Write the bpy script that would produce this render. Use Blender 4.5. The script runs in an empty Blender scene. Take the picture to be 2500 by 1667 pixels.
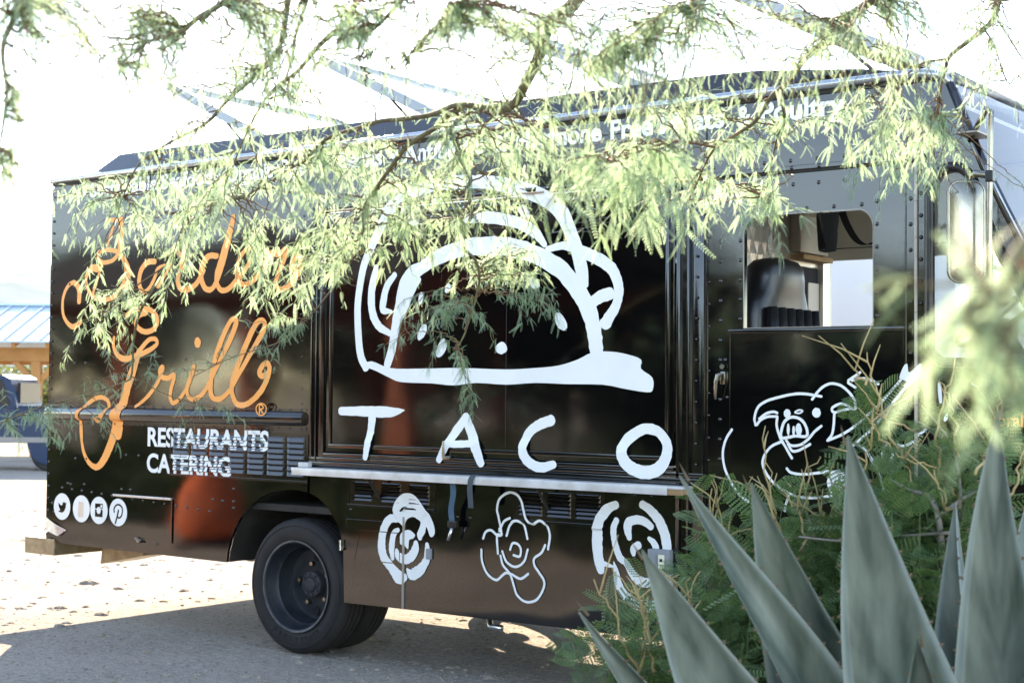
import bpy, bmesh, math, random
import numpy as np
from mathutils import Vector, Matrix

random.seed(7); RNG = np.random.default_rng(11)
scene = bpy.context.scene
COL = scene.collection

# ------------------------------------------------------------------ camera, sky, sun, exposure
TH, PITCH, ROLL, FPX = 0.64232, 0.034184, 0.0087328, 3700.0      # solved from the truck's own lines
CAM = np.array([6.60, -6.62, 1.595])
FW = np.array([-math.sin(TH)*math.cos(PITCH), math.cos(TH)*math.cos(PITCH), math.sin(PITCH)])
_r = np.array([math.cos(TH), math.sin(TH), 0.0]); _u = np.cross(_r, FW)
RT = math.cos(ROLL)*_r + math.sin(ROLL)*_u
UP = -math.sin(ROLL)*_r + math.cos(ROLL)*_u
cd = bpy.data.cameras.new('camera'); cam = bpy.data.objects.new('camera', cd); COL.objects.link(cam)
cd.sensor_width = 36.0; cd.lens = FPX/2500*36; cd.clip_start = 0.05; cd.clip_end = 6000
cam.matrix_world = Matrix(((RT[0], UP[0], -FW[0], CAM[0]), (RT[1], UP[1], -FW[1], CAM[1]), (RT[2], UP[2], -FW[2], CAM[2]), (0, 0, 0, 1)))
cd.dof.use_dof = True; cd.dof.focus_distance = 7.1; cd.dof.aperture_fstop = 5.2
scene.camera = cam

SUN_EL = math.radians(24.0)
SUN_AZ = np.array([-0.7071, 0.7071])                              # horizontal direction towards the sun
world = bpy.data.worlds.new('World'); scene.world = world; world.use_nodes = True
wn = world.node_tree.nodes; wl = world.node_tree.links
bg = wn['Background']; sky = wn.new('ShaderNodeTexSky'); sky.sky_type = 'NISHITA'; sky.sun_disc = False
sky.sun_elevation = SUN_EL; sky.sun_rotation = math.radians(-45.0)
sky.air_density = 0.85; sky.dust_density = 0.25; sky.altitude = 1500.0; sky.ozone_density = 2.0
wl.new(sky.outputs[0], bg.inputs[0]); bg.inputs[1].default_value = 0.15
sd = bpy.data.lights.new('sun', 'SUN'); sd.energy = 2.8; sd.angle = math.radians(0.53); sd.color = (1.0, 0.985, 0.95)
sun = bpy.data.objects.new('sun', sd); COL.objects.link(sun)
to_sun = Vector((SUN_AZ[0]*math.cos(SUN_EL), SUN_AZ[1]*math.cos(SUN_EL), math.sin(SUN_EL)))
sun.rotation_euler = (-to_sun).to_track_quat('-Z', 'Y').to_euler(); sun.location = (-20, 20, 15)
vs = scene.view_settings; vs.view_transform = 'Standard'; vs.look = 'None'; vs.gamma = 1.0; vs.exposure = 2.8
vs.use_curve_mapping = False
vs.use_white_balance = True; vs.white_balance_temperature = 9300.0; vs.white_balance_tint = 14.0     # camera set for open shade
scene.render.engine = 'CYCLES'
scene.cycles.use_denoising = True; scene.cycles.max_bounces = 8; scene.cycles.transparent_max_bounces = 12
scene.cycles.sample_clamp_indirect = 8.0

# ------------------------------------------------------------------ survey helpers: the photo's pixels -> points in the place
def ray(x, y): return FW + (x-1250)/FPX*RT - (y-833.5)/FPX*UP
def at(x, y, d): return CAM + d*ray(x, y)
def onY(x, y, Y=0.0):
    d = ray(x, y); return CAM + d*(Y-CAM[1])/d[1]
def S(x, y):
    p = onY(x, y); return (p[0], p[2])

# ------------------------------------------------------------------ materials
def nodes_of(name):
    m = bpy.data.materials.new(name); m.use_nodes = True
    return m, m.node_tree.nodes, m.node_tree.links, m.node_tree.nodes['Principled BSDF']
def mat(name, col, rough=0.5, metal=0.0, ior=1.45, col2=None, nscale=8.0, bump=0.0, bscale=30.0, bdist=0.01, rvar=0.0, coat=0.0, ndetail=4.0):
    m, n, l, b = nodes_of(name)
    b.inputs['Base Color'].default_value = (*col, 1); b.inputs['Roughness'].default_value = rough
    b.inputs['Metallic'].default_value = metal; b.inputs['IOR'].default_value = ior
    if coat: b.inputs['Coat Weight'].default_value = coat; b.inputs['Coat Roughness'].default_value = 0.04
    tc = n.new('ShaderNodeTexCoord')
    if col2 is not None or rvar:
        t = n.new('ShaderNodeTexNoise'); t.inputs['Scale'].default_value = nscale; t.inputs['Detail'].default_value = ndetail
        l.new(tc.outputs['Object'], t.inputs['Vector'])
        if col2 is not None:
            r = n.new('ShaderNodeValToRGB'); r.color_ramp.elements[0].color = (*col, 1); r.color_ramp.elements[1].color = (*col2, 1)
            r.color_ramp.elements[0].position = 0.35; r.color_ramp.elements[1].position = 0.65
            l.new(t.outputs['Fac'], r.inputs['Fac']); l.new(r.outputs[0], b.inputs['Base Color'])
        if rvar:
            mr = n.new('ShaderNodeMapRange'); mr.inputs['From Min'].default_value = 0.3; mr.inputs['From Max'].default_value = 0.7
            mr.inputs['To Min'].default_value = max(0.02, rough-rvar); mr.inputs['To Max'].default_value = rough+rvar
            l.new(t.outputs['Fac'], mr.inputs['Value']); l.new(mr.outputs[0], b.inputs['Roughness'])
    if bump:
        t2 = n.new('ShaderNodeTexNoise'); t2.inputs['Scale'].default_value = bscale; t2.inputs['Detail'].default_value = 5.0
        l.new(tc.outputs['Object'], t2.inputs['Vector'])
        bp = n.new('ShaderNodeBump'); bp.inputs['Strength'].default_value = bump; bp.inputs['Distance'].default_value = bdist
        l.new(t2.outputs['Fac'], bp.inputs['Height']); l.new(bp.outputs[0], b.inputs['Normal'])
    return m
def paint_mat(name, col, rough, wave, ior=1.75):
    """glossy vehicle paint on slightly wavy sheet metal, fine orange peel and faint wiping streaks"""
    m, n, l, b = nodes_of(name)
    b.inputs['Base Color'].default_value = (*col, 1); b.inputs['IOR'].default_value = ior
    tc = n.new('ShaderNodeTexCoord')
    w = n.new('ShaderNodeTexNoise'); w.inputs['Scale'].default_value = 1.7; w.inputs['Detail'].default_value = 1.0
    f = n.new('ShaderNodeTexNoise'); f.inputs['Scale'].default_value = 260.0; f.inputs['Detail'].default_value = 1.0
    s = n.new('ShaderNodeTexNoise'); s.inputs['Scale'].default_value = 6.0; s.inputs['Detail'].default_value = 6.0
    mp = n.new('ShaderNodeMapping'); mp.inputs['Scale'].default_value = (0.35, 1.0, 4.0)
    l.new(tc.outputs['Object'], mp.inputs['Vector']); l.new(mp.outputs[0], s.inputs['Vector'])
    l.new(tc.outputs['Object'], w.inputs['Vector']); l.new(tc.outputs['Object'], f.inputs['Vector'])
    b1 = n.new('ShaderNodeBump'); b1.inputs['Strength'].default_value = 1.0; b1.inputs['Distance'].default_value = wave
    b2 = n.new('ShaderNodeBump'); b2.inputs['Strength'].default_value = 0.35; b2.inputs['Distance'].default_value = 0.00012
    l.new(w.outputs['Fac'], b1.inputs['Height']); l.new(f.outputs['Fac'], b2.inputs['Height'])
    l.new(b1.outputs[0], b2.inputs['Normal']); l.new(b2.outputs[0], b.inputs['Normal'])
    mr = n.new('ShaderNodeMapRange'); mr.inputs['From Min'].default_value = 0.35; mr.inputs['From Max'].default_value = 0.75
    mr.inputs['To Min'].default_value = rough*0.7; mr.inputs['To Max'].default_value = rough*1.9
    l.new(s.outputs['Fac'], mr.inputs['Value']); l.new(mr.outputs[0], b.inputs['Roughness'])
    return m
def leaf_mat(name, dif, tra, dif2, tra2, tw=0.55, nscale=14.0):
    m, n, l, b = nodes_of(name)
    out = n['Material Output']
    tc = n.new('ShaderNodeTexCoord'); t = n.new('ShaderNodeTexNoise'); t.inputs['Scale'].default_value = nscale; t.inputs['Detail'].default_value = 2.0
    l.new(tc.outputs['Object'], t.inputs['Vector'])
    def ramp(c, c2):
        r = n.new('ShaderNodeValToRGB'); r.color_ramp.elements[0].color = (*c, 1); r.color_ramp.elements[1].color = (*c2, 1)
        r.color_ramp.elements[0].position = 0.35; r.color_ramp.elements[1].position = 0.65
        l.new(t.outputs['Fac'], r.inputs['Fac']); return r
    l.new(ramp(dif, dif2).outputs[0], b.inputs['Base Color']); b.inputs['Roughness'].default_value = 0.55
    tr = n.new('ShaderNodeBsdfTranslucent'); l.new(ramp(tra, tra2).outputs[0], tr.inputs['Color'])
    mx = n.new('ShaderNodeMixShader'); mx.inputs[0].default_value = tw
    l.new(b.outputs[0], mx.inputs[1]); l.new(tr.outputs[0], mx.inputs[2]); l.new(mx.outputs[0], out.inputs['Surface'])
    return m
def glass_mat(name, tint=(0.93, 0.96, 0.95), rough=0.0, dirt=0.06):
    m, n, l, b = nodes_of(name); out = n['Material Output']
    tr = n.new('ShaderNodeBsdfTransparent'); tr.inputs['Color'].default_value = (*tint, 1)
    gl = n.new('ShaderNodeBsdfGlossy'); gl.inputs['Roughness'].default_value = 0.01
    df = n.new('ShaderNodeBsdfDiffuse'); df.inputs['Color'].default_value = (0.6, 0.6, 0.58, 1)
    fr = n.new('ShaderNodeFresnel'); fr.inputs['IOR'].default_value = 1.5
    m1 = n.new('ShaderNodeMixShader'); l.new(fr.outputs[0], m1.inputs[0]); l.new(tr.outputs[0], m1.inputs[1]); l.new(gl.outputs[0], m1.inputs[2])
    m2 = n.new('ShaderNodeMixShader'); m2.inputs[0].default_value = dirt; l.new(m1.outputs[0], m2.inputs[1]); l.new(df.outputs[0], m2.inputs[2])
    l.new(m2.outputs[0], out.inputs['Surface']); return m
def ground_mat():
    m, n, l, b = nodes_of('sandy_gravel')
    tc = n.new('ShaderNodeTexCoord')
    def noise(sc, det=6.0, rough=0.6, vec=None):
        t = n.new('ShaderNodeTexNoise'); t.inputs['Scale'].default_value = sc; t.inputs['Detail'].default_value = det; t.inputs['Roughness'].default_value = rough
        l.new(vec or tc.outputs['Object'], t.inputs['Vector']); return t
    big, mid, fine = noise(0.35), noise(7.0, 8.0, 0.7), noise(70.0, 6.0, 0.75)
    r = n.new('ShaderNodeValToRGB'); e = r.color_ramp.elements
    e[0].color = (0.24, 0.205, 0.17, 1); e[0].position = 0.2; e[1].color = (0.56, 0.49, 0.42, 1); e[1].position = 0.7
    grit = noise(22.0, 5.0, 0.8); gm = n.new('ShaderNodeMath'); gm.operation = 'MULTIPLY_ADD'; gm.inputs[1].default_value = 1.3; l.new(grit.outputs['Fac'], gm.inputs[0]); gs = n.new('ShaderNodeMath'); gs.operation = 'SUBTRACT'; gs.inputs[1].default_value = 0.65; l.new(big.outputs['Fac'], gs.inputs[0]); l.new(gs.outputs[0], gm.inputs[2])
    ad = n.new('ShaderNodeMath'); ad.operation = 'ADD'; l.new(gm.outputs[0], ad.inputs[0])
    ml = n.new('ShaderNodeMath'); ml.operation = 'MULTIPLY_ADD'; ml.inputs[1].default_value = 1.5; ml.inputs[2].default_value = -0.75
    l.new(fine.outputs['Fac'], ml.inputs[0]); l.new(ml.outputs[0], ad.inputs[1]); l.new(ad.outputs[0], r.inputs['Fac']); l.new(r.outputs[0], b.inputs['Base Color'])
    b.inputs['Roughness'].default_value = 0.95; b.inputs['Specular IOR Level'].default_value = 0.15
    b1 = n.new('ShaderNodeBump'); b1.inputs['Strength'].default_value = 1.0; b1.inputs['Distance'].default_value = 0.06
    b2 = n.new('ShaderNodeBump'); b2.inputs['Strength'].default_value = 1.0; b2.inputs['Distance'].default_value = 0.012
    mp = n.new('ShaderNodeMapping'); mp.inputs['Rotation'].default_value = (0, 0, 0.35); mp.inputs['Scale'].default_value = (0.45, 2.2, 1)
    l.new(tc.outputs['Object'], mp.inputs['Vector']); tr = noise(4.0, 6.0, 0.65, mp.outputs[0])
    s = n.new('ShaderNodeMath'); s.operation = 'ADD'; l.new(mid.outputs['Fac'], s.inputs[0]); l.new(tr.outputs['Fac'], s.inputs[1])
    l.new(s.outputs[0], b1.inputs['Height']); l.new(fine.outputs['Fac'], b2.inputs['Height'])
    l.new(b1.outputs[0], b2.inputs['Normal']); l.new(b2.outputs[0], b.inputs['Normal'])
    return m
M = dict(
    paint=paint_mat('black_truck_paint', (0.0016, 0.0018, 0.0022), 0.04, 0.006),
    paint2=paint_mat('black_frame_paint', (0.0025, 0.0028, 0.0034), 0.09, 0.002),
    rubber=mat('tyre_rubber', (0.010, 0.010, 0.011), 0.75, bump=0.5, bscale=90, bdist=0.002, col2=(0.02, 0.018, 0.017), nscale=5),
    gasket=mat('window_gasket', (0.012, 0.012, 0.013), 0.3),
    dark=mat('chassis_black', (0.012, 0.011, 0.010), 0.8, col2=(0.03, 0.026, 0.02), nscale=6),
    rim=mat('worn_grey_steel', (0.011, 0.015, 0.020), 0.5, 0.1, col2=(0.024, 0.028, 0.033), nscale=9, bump=0.2, bscale=40),
    liprim=mat('rim_lip_steel', (0.13, 0.13, 0.13), 0.5, 0.3, col2=(0.05, 0.05, 0.05), nscale=12),
    hubm=mat('hub_grey', (0.055, 0.055, 0.065), 0.6, 0.1, col2=(0.03, 0.03, 0.033), nscale=25),
    white=mat('white_vinyl', (0.78, 0.80, 0.79), 0.38, col2=(0.72, 0.745, 0.74), nscale=3),
    orange=mat('orange_vinyl', (0.92, 0.36, 0.095), 0.38, col2=(0.90, 0.34, 0.085), nscale=3),
    frameal=mat('grey_anodised_frame', (0.30, 0.32, 0.34), 0.4, 0.6),
    gutter=mat('bright_gutter_metal', (0.42, 0.45, 0.48), 0.25, 0.75),
    alu=mat('brushed_aluminium', (0.62, 0.63, 0.65), 0.35, 1.0, rvar=0.1, nscale=20, bump=0.1, bscale=60),
    shelf=mat('painted_aluminium_shelf', (0.66, 0.67, 0.68), 0.35, 0.25, col2=(0.5, 0.49, 0.47), nscale=7),
    chrome=mat('tarnished_chrome', (0.27, 0.25, 0.205), 0.26, 1.0, rvar=0.08, nscale=14, bump=0.1, bscale=5, bdist=0.01),
    brass=mat('diamond_plate_gold', (0.36, 0.30, 0.21), 0.4, 0.85, col2=(0.24, 0.195, 0.135), nscale=14, bump=0.9, bscale=70, bdist=0.004),
    wood=mat('raw_wood', (0.42, 0.27, 0.14), 0.75, col2=(0.3, 0.18, 0.09), nscale=5),
    bronze=mat('bronze_rail', (0.45, 0.33, 0.24), 0.25, 0.7),
    steel=mat('stainless_panel', (0.62, 0.58, 0.52), 0.32, 0.6, rvar=0.1, nscale=3),
    hingem=mat('dull_hinge_metal', (0.34, 0.31, 0.27), 0.45, 0.4),
    interior=mat('tan_interior_panel', (0.55, 0.48, 0.40), 0.6, col2=(0.46, 0.41, 0.34), nscale=2),
    leather=mat('black_seat_leather', (0.012, 0.012, 0.013), 0.32, ior=1.6, bump=0.3, bscale=120, bdist=0.002),
    cloth=mat('black_cloth', (0.012, 0.012, 0.014), 0.9, bump=0.3, bscale=60),
    strap=mat('blue_webbing', (0.05, 0.11, 0.17), 0.7, bump=0.5, bscale=200, bdist=0.002),
    strap2=mat('grey_webbing', (0.05, 0.065, 0.075), 0.75, bump=0.5, bscale=200, bdist=0.002),
    glass=glass_mat('window_glass'),
    wpaint=mat('white_trailer_paint', (0.80, 0.82, 0.83), 0.35, col2=(0.76, 0.78, 0.79), nscale=1.5),
    tan=mat('tan_trim', (0.42, 0.33, 0.25), 0.5), redtrim=mat('red_trim', (0.62, 0.12, 0.05), 0.5), blktrim=mat('black_trim', (0.03, 0.03, 0.03), 0.5),
    greyplastic=mat('grey_plastic_box', (0.22, 0.24, 0.26), 0.45), cream=mat('cream_plastic', (0.75, 0.70, 0.52), 0.4),
    panel=mat('pale_panel_underside', (0.62, 0.58, 0.44), 0.5, col2=(0.52, 0.49, 0.38), nscale=4),
    agave=None, ground=ground_mat(),
    bark=mat('mesquite_bark', (0.11, 0.08, 0.05), 0.9, col2=(0.20, 0.19, 0.10), nscale=18, bump=0.9, bscale=45, bdist=0.006),
    twig=mat('reddish_twig', (0.15, 0.06, 0.035), 0.8, col2=(0.16, 0.12, 0.05), nscale=9),
    drystem=mat('dry_tan_stem', (0.46, 0.34, 0.17), 0.85, col2=(0.34, 0.26, 0.12), nscale=20),
    greystem=mat('grey_weathered_branch', (0.30, 0.26, 0.23), 0.9, col2=(0.2, 0.17, 0.15), nscale=25, bump=0.5, bscale=60, bdist=0.004),
    leaf=leaf_mat('mesquite_leaf', (0.075, 0.15, 0.075), (0.37, 0.55, 0.30), (0.125, 0.195, 0.115), (0.54, 0.70, 0.48), 0.62),
    fern=leaf_mat('shrub_leaf', (0.05, 0.12, 0.045), (0.10, 0.21, 0.05), (0.13, 0.21, 0.075), (0.20, 0.30, 0.09), 0.38, 22.0),
    hedge=leaf_mat('bed_bush_leaf', (0.03, 0.06, 0.025), (0.06, 0.11, 0.03), (0.05, 0.08, 0.03), (0.09, 0.13, 0.04), 0.35, 4.0),
    farleaf=leaf_mat('far_shrub_leaf', (0.055, 0.075, 0.032), (0.12, 0.15, 0.05), (0.09, 0.10, 0.045), (0.18, 0.19, 0.07), 0.35, 3.0),
    scrub=leaf_mat('dark_scrub_leaf', (0.030, 0.042, 0.022), (0.06, 0.08, 0.03), (0.045, 0.055, 0.028), (0.08, 0.09, 0.04), 0.3, 3.0),
    bluepaint=mat('blue_car_paint', (0.008, 0.036, 0.085), 0.22, ior=1.45), bumperm=mat('dull_bumper', (0.25, 0.25, 0.25), 0.4, 0.6),
    blueroof=mat('pale_blue_metal_roof', (0.36, 0.47, 0.55), 0.35, 0.3, col2=(0.31, 0.42, 0.50), nscale=1.2),
    honey=mat('honey_timber', (0.50, 0.22, 0.07), 0.7, col2=(0.40, 0.17, 0.05), nscale=2),
    redwood=mat('red_stained_timber', (0.33, 0.085, 0.04), 0.7, col2=(0.25, 0.065, 0.03), nscale=2),
    terracotta=mat('terracotta_clay', (0.72, 0.13, 0.04), 0.8, col2=(0.55, 0.12, 0.05), nscale=3),
    darkroof=mat('dark_roofing', (0.05, 0.045, 0.04), 0.8),
    hill=mat('hazy_hillside', (0.36, 0.39, 0.37), 0.95, col2=(0.29, 0.33, 0.31), nscale=0.05, ndetail=8),  # distance haze is put into this colour: paler and cooler than bare hillside
    stone=mat('pebble', (0.36, 0.29, 0.22), 0.9, col2=(0.24, 0.19, 0.15), nscale=30),
    lampred=mat('red_lens', (0.35, 0.01, 0.01), 0.2),
)
M['hill'].node_tree.nodes['Principled BSDF'].inputs['Specular IOR Level'].default_value = 0.0
def agave_mat():
    m, n, l, b = nodes_of('agave_skin')
    tc = n.new('ShaderNodeTexCoord'); t = n.new('ShaderNodeTexNoise'); t.inputs['Scale'].default_value = 5.0; t.inputs['Detail'].default_value = 5.0
    mp = n.new('ShaderNodeMapping'); mp.inputs['Scale'].default_value = (3.0, 3.0, 0.5)
    l.new(tc.outputs['Object'], mp.inputs['Vector']); l.new(mp.outputs[0], t.inputs['Vector'])
    r = n.new('ShaderNodeValToRGB'); e = r.color_ramp.elements
    e[0].color = (0.028, 0.052, 0.040, 1); e[0].position = 0.38; e[1].color = (0.14, 0.178, 0.148, 1); e[1].position = 0.62
    at_ = n.new('ShaderNodeAttribute'); at_.attribute_name = 'leafuv'; sp = n.new('ShaderNodeSeparateXYZ'); l.new(at_.outputs['Vector'], sp.inputs[0])
    ab = n.new('ShaderNodeMath'); ab.operation = 'ABSOLUTE'; l.new(sp.outputs[0], ab.inputs[0])
    ch = n.new('ShaderNodeMath'); ch.operation = 'MULTIPLY_ADD'; ch.inputs[1].default_value = -0.12; l.new(ab.outputs[0], ch.inputs[0]); l.new(sp.outputs[1], ch.inputs[2])
    cb = n.new('ShaderNodeCombineXYZ'); l.new(ab.outputs[0], cb.inputs[0]); l.new(ch.outputs[0], cb.inputs[1]); l.new(sp.outputs[2], cb.inputs[2])
    mb_ = n.new('ShaderNodeMapping'); mb_.inputs['Scale'].default_value = (1.1, 9.0, 1.0); l.new(cb.outputs[0], mb_.inputs['Vector'])
    bud = n.new('ShaderNodeTexNoise'); bud.inputs['Scale'].default_value = 1.0; bud.inputs['Detail'].default_value = 3.0; l.new(mb_.outputs[0], bud.inputs['Vector'])   # imprints left by the neighbouring leaves in the bud
    mxv = n.new('ShaderNodeMath'); mxv.operation = 'ADD'; l.new(t.outputs['Fac'], mxv.inputs[0]); l.new(bud.outputs['Fac'], mxv.inputs[1])
    hv = n.new('ShaderNodeMath'); hv.operation = 'MULTIPLY'; hv.inputs[1].default_value = 0.5; l.new(mxv.outputs[0], hv.inputs[0]); l.new(hv.outputs[0], r.inputs['Fac'])
    ed = n.new('ShaderNodeMapRange'); ed.inputs['From Min'].default_value = 0.86; ed.inputs['From Max'].default_value = 0.99; l.new(ab.outputs[0], ed.inputs['Value'])
    em = n.new('ShaderNodeMix'); em.data_type = 'RGBA'; em.inputs['B'].default_value = (0.26, 0.29, 0.24, 1); l.new(ed.outputs[0], em.inputs['Factor']); l.new(r.outputs[0], em.inputs['A'])
    l.new(em.outputs['Result'], b.inputs['Base Color'])
    b.inputs['Roughness'].default_value = 0.42; b.inputs['Subsurface Weight'].default_value = 0.0
    bp = n.new('ShaderNodeBump'); bp.inputs['Strength'].default_value = 0.3; bp.inputs['Distance'].default_value = 0.01
    l.new(t.outputs['Fac'], bp.inputs['Height']); l.new(bp.outputs[0], b.inputs['Normal']); return m
M['agave'] = agave_mat()
M['gstem'] = mat('green_shrub_stem', (0.10, 0.13, 0.05), 0.8)
M['agave_edge'] = mat('agave_margin', (0.10, 0.07, 0.04), 0.7)

# ------------------------------------------------------------------ mesh helpers
class MB:
    def __init__(s): s.v = []; s.f = []
    def add(s, vs, fs):
        k = len(s.v); s.v += [tuple(map(float, p)) for p in vs]; s.f += [tuple(i+k for i in q) for q in fs]; return s
    def box(s, x0, x1, y0, y1, z0, z1, bev=0.0):
        if bev <= 0:
            return s.add([(x0,y0,z0),(x1,y0,z0),(x1,y1,z0),(x0,y1,z0),(x0,y0,z1),(x1,y0,z1),(x1,y1,z1),(x0,y1,z1)],
                         [(0,3,2,1),(4,5,6,7),(0,1,5,4),(1,2,6,5),(2,3,7,6),(3,0,4,7)])
        b = min(bev, (x1-x0)*.45, (y1-y0)*.45, (z1-z0)*.45)
        bm = bmesh.new(); bmesh.ops.create_cube(bm, size=1.0)
        for v in bm.verts: v.co = ((x0+x1)/2+v.co.x*(x1-x0), (y0+y1)/2+v.co.y*(y1-y0), (z0+z1)/2+v.co.z*(z1-z0))
        bmesh.ops.bevel(bm, geom=list(bm.edges), offset=b, segments=2, affect='EDGES', profile=0.6)
        return s.bm(bm)
    def bm(s, bm):
        bm.verts.index_update(); k = len(s.v)
        s.v += [tuple(v.co) for v in bm.verts]; s.f += [tuple(v.index+k for v in f.verts) for f in bm.faces]; bm.free(); return s
    def tube(s, pts, rad, n=8, cap=True):
        pts = [Vector(p) for p in pts]
        if not hasattr(rad, '__len__'): rad = [rad]*len(pts)
        rings = []; ref = None
        for i, p in enumerate(pts):
            t = (pts[min(i+1, len(pts)-1)] - pts[max(i-1, 0)]).normalized()
            if ref is None: ref = Vector((0,0,1)) if abs(t.z) < .9 else Vector((1,0,0))
            a = (ref - t*ref.dot(t)).normalized(); b = t.cross(a); ref = a
            rings.append([p + (a*math.cos(2*math.pi*k/n) + b*math.sin(2*math.pi*k/n))*rad[i] for k in range(n)])
        vs = [q for r in rings for q in r]; fs = []
        for i in range(len(pts)-1):
            for k in range(n):
                fs.append((i*n+k, i*n+(k+1)%n, (i+1)*n+(k+1)%n, (i+1)*n+k))
        if cap: fs += [tuple(range(n-1, -1, -1)), tuple((len(pts)-1)*n+k for k in range(n))]
        return s.add(vs, fs)
    def lathe(s, prof, c, n=48, axis='y'):
        """prof: list of (radius, offset along axis) about centre c"""
        vs = []; fs = []; m = len(prof)
        for k in range(n):
            a = 2*math.pi*k/n
            for r, o in prof: vs.append((c[0]+r*math.cos(a), c[1]+o, c[2]+r*math.sin(a)))
        for k in range(n):
            for i in range(m-1):
                fs.append((k*m+i, ((k+1)%n)*m+i, ((k+1)%n)*m+i+1, k*m+i+1))
        return s.add(vs, fs)
    def obj(s, name, material, parent=None, smooth=False, **props):
        me = bpy.data.meshes.new(name); me.from_pydata(s.v, [], s.f); me.validate(); me.update()
        return link(name, me, material, parent, smooth, **props)
def fix_normals(me):
    bm = bmesh.new(); bm.from_mesh(me); bmesh.ops.recalc_face_normals(bm, faces=bm.faces); bm.to_mesh(me); bm.free()
def link(name, me, material, parent=None, smooth=False, **props):
    if len(me.polygons) < 60000: fix_normals(me)
    o = bpy.data.objects.new(name, me); COL.objects.link(o)
    if material is not None and not me.materials: me.materials.append(M[material] if isinstance(material, str) else material)
    if smooth:
        me.polygons.foreach_set('use_smooth', [True]*len(me.polygons))
        if smooth != 'all':
            bm = bmesh.new(); bm.from_mesh(me)
            for e in bm.edges:
                if len(e.link_faces) == 2 and e.calc_face_angle(0) > 0.7: e.smooth = False
            bm.to_mesh(me); bm.free()
    if parent is not None: par(o, parent)
    for k, v in props.items(): o[k] = v
    return o
def par(o, parent):
    o.parent = parent
    if parent.type == 'EMPTY':
        o.matrix_parent_inverse = parent.matrix_basis.inverted()
def copy_part(o, parent, loc=(0,0,0), rot=None):
    c = o.copy(); COL.objects.link(c); par(c, parent); c.location = loc
    if rot: c.rotation_euler = rot
    return c
def thing(name, label, cat, loc=(0,0,0), rotz=0.0, group=None):
    e = bpy.data.objects.new(name, None); COL.objects.link(e); e.location = loc; e.rotation_euler = (0,0,rotz); e.empty_display_size = 0.2
    e.matrix_basis = Matrix.Translation(loc) @ Matrix.Rotation(rotz, 4, 'Z')
    tag(e, label, cat, group); return e
def tag(o, label, cat, group=None):
    o['label'] = label; o['category'] = cat
    if group: o['group'] = group
    return o
def plate(outer, holes=(), y0=0.0, y1=0.03):
    """flat sheet in the X-Z plane with real cut-outs, thickness y0..y1"""
    bm = bmesh.new(); es = []
    for loop in [outer, *holes]:
        vs = [bm.verts.new((x, y0, z)) for x, z in loop]
        es += [bm.edges.new((vs[i], vs[(i+1) % len(vs)])) for i in range(len(vs))]
    bmesh.ops.triangle_fill(bm, use_beauty=True, use_dissolve=False, edges=es)
    bmesh.ops.recalc_face_normals(bm, faces=bm.faces)
    if bm.faces and sum(f.normal.y*f.calc_area() for f in bm.faces) > 0: bmesh.ops.reverse_faces(bm, faces=bm.faces)
    front = list(bm.faces); bound = [e for e in bm.edges if len(e.link_faces) == 1]; back = {}
    for v in list(bm.verts): back[v] = bm.verts.new((v.co.x, y1, v.co.z))
    for f in front: bm.faces.new([back[v] for v in reversed(f.verts)])
    for e in bound: bm.faces.new((e.verts[0], e.verts[1], back[e.verts[1]], back[e.verts[0]]))
    return bm
def rrect(x0, x1, z0, z1, r, n=6, corners=(1,1,1,1)):
    """rounded rectangle outline; corners = bl, br, tr, tl"""
    out = []
    for (cx, cz, a0), on in zip([(x0+r, z0+r, 180), (x1-r, z0+r, 270), (x1-r, z1-r, 0), (x0+r, z1-r, 90)], corners):
        if on: out += [(cx+r*math.cos(math.radians(a0+90*k/n)), cz+r*math.sin(math.radians(a0+90*k/n))) for k in range(n+1)]
        else: out.append((x0 if cx < (x0+x1)/2 else x1, z0 if cz < (z0+z1)/2 else z1))
    return out
def catmull(P, step=4, closed=False):
    P = [np.array(p, float) for p in P]; n = len(P); out = []
    rng = range(n if closed else n-1)
    for i in rng:
        p0 = P[(i-1) % n] if closed or i > 0 else 2*P[0]-P[1]
        p1, p2 = P[i], P[(i+1) % n]
        p3 = P[(i+2) % n] if closed or i+2 < n else 2*P[-1]-P[-2]
        for k in range(step):
            t = k/step
            out.append(0.5*((2*p1)+(-p0+p2)*t+(2*p0-5*p1+4*p2-p3)*t*t+(-p0+3*p1-3*p2+p3)*t**3))
    if not closed: out.append(P[-1])
    return out
# ------------------------------------------------------------------ ground and far terrain
mb = MB(); mb.add([(-2500,-2500,0),(2500,-2500,0),(2500,2500,0),(-2500,2500,0)], [(0,1,2,3)])
mb.obj('ground', 'ground', kind='structure')
def hills():
    mb = MB(); n = 150; rows = [(0.0, 0.0), (0.25, 0.35), (0.55, 0.72), (0.85, 0.97), (1.0, 1.0), (1.35, 0.75)]
    for k in range(n):
        a = math.radians(70 + 100*k/(n-1))
        h = 34 + 10*math.sin(a*5+0.6) + 7*math.sin(a*11+2) + 3*math.sin(a*31) + 14*math.sin(a*2.3)
        # low shoulder towards the west gap beside the truck
        for (t, e) in rows:
            r = 380 + 260*t; w = 1.5*math.sin(a*57+e*9)+1.2*math.sin(a*91+e*5)
            mb.v.append((CAM[0]+r*math.cos(a), CAM[1]+r*math.sin(a), h*e*1.72 + (w if 0 < e else -2)))
    m = len(rows)
    for k in range(n-1):
        for i in range(m-1): mb.f.append((k*m+i, (k+1)*m+i, (k+1)*m+i+1, k*m+i+1))
    mb.obj('hills', 'hill', smooth='all', kind='structure')
hills()

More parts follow.
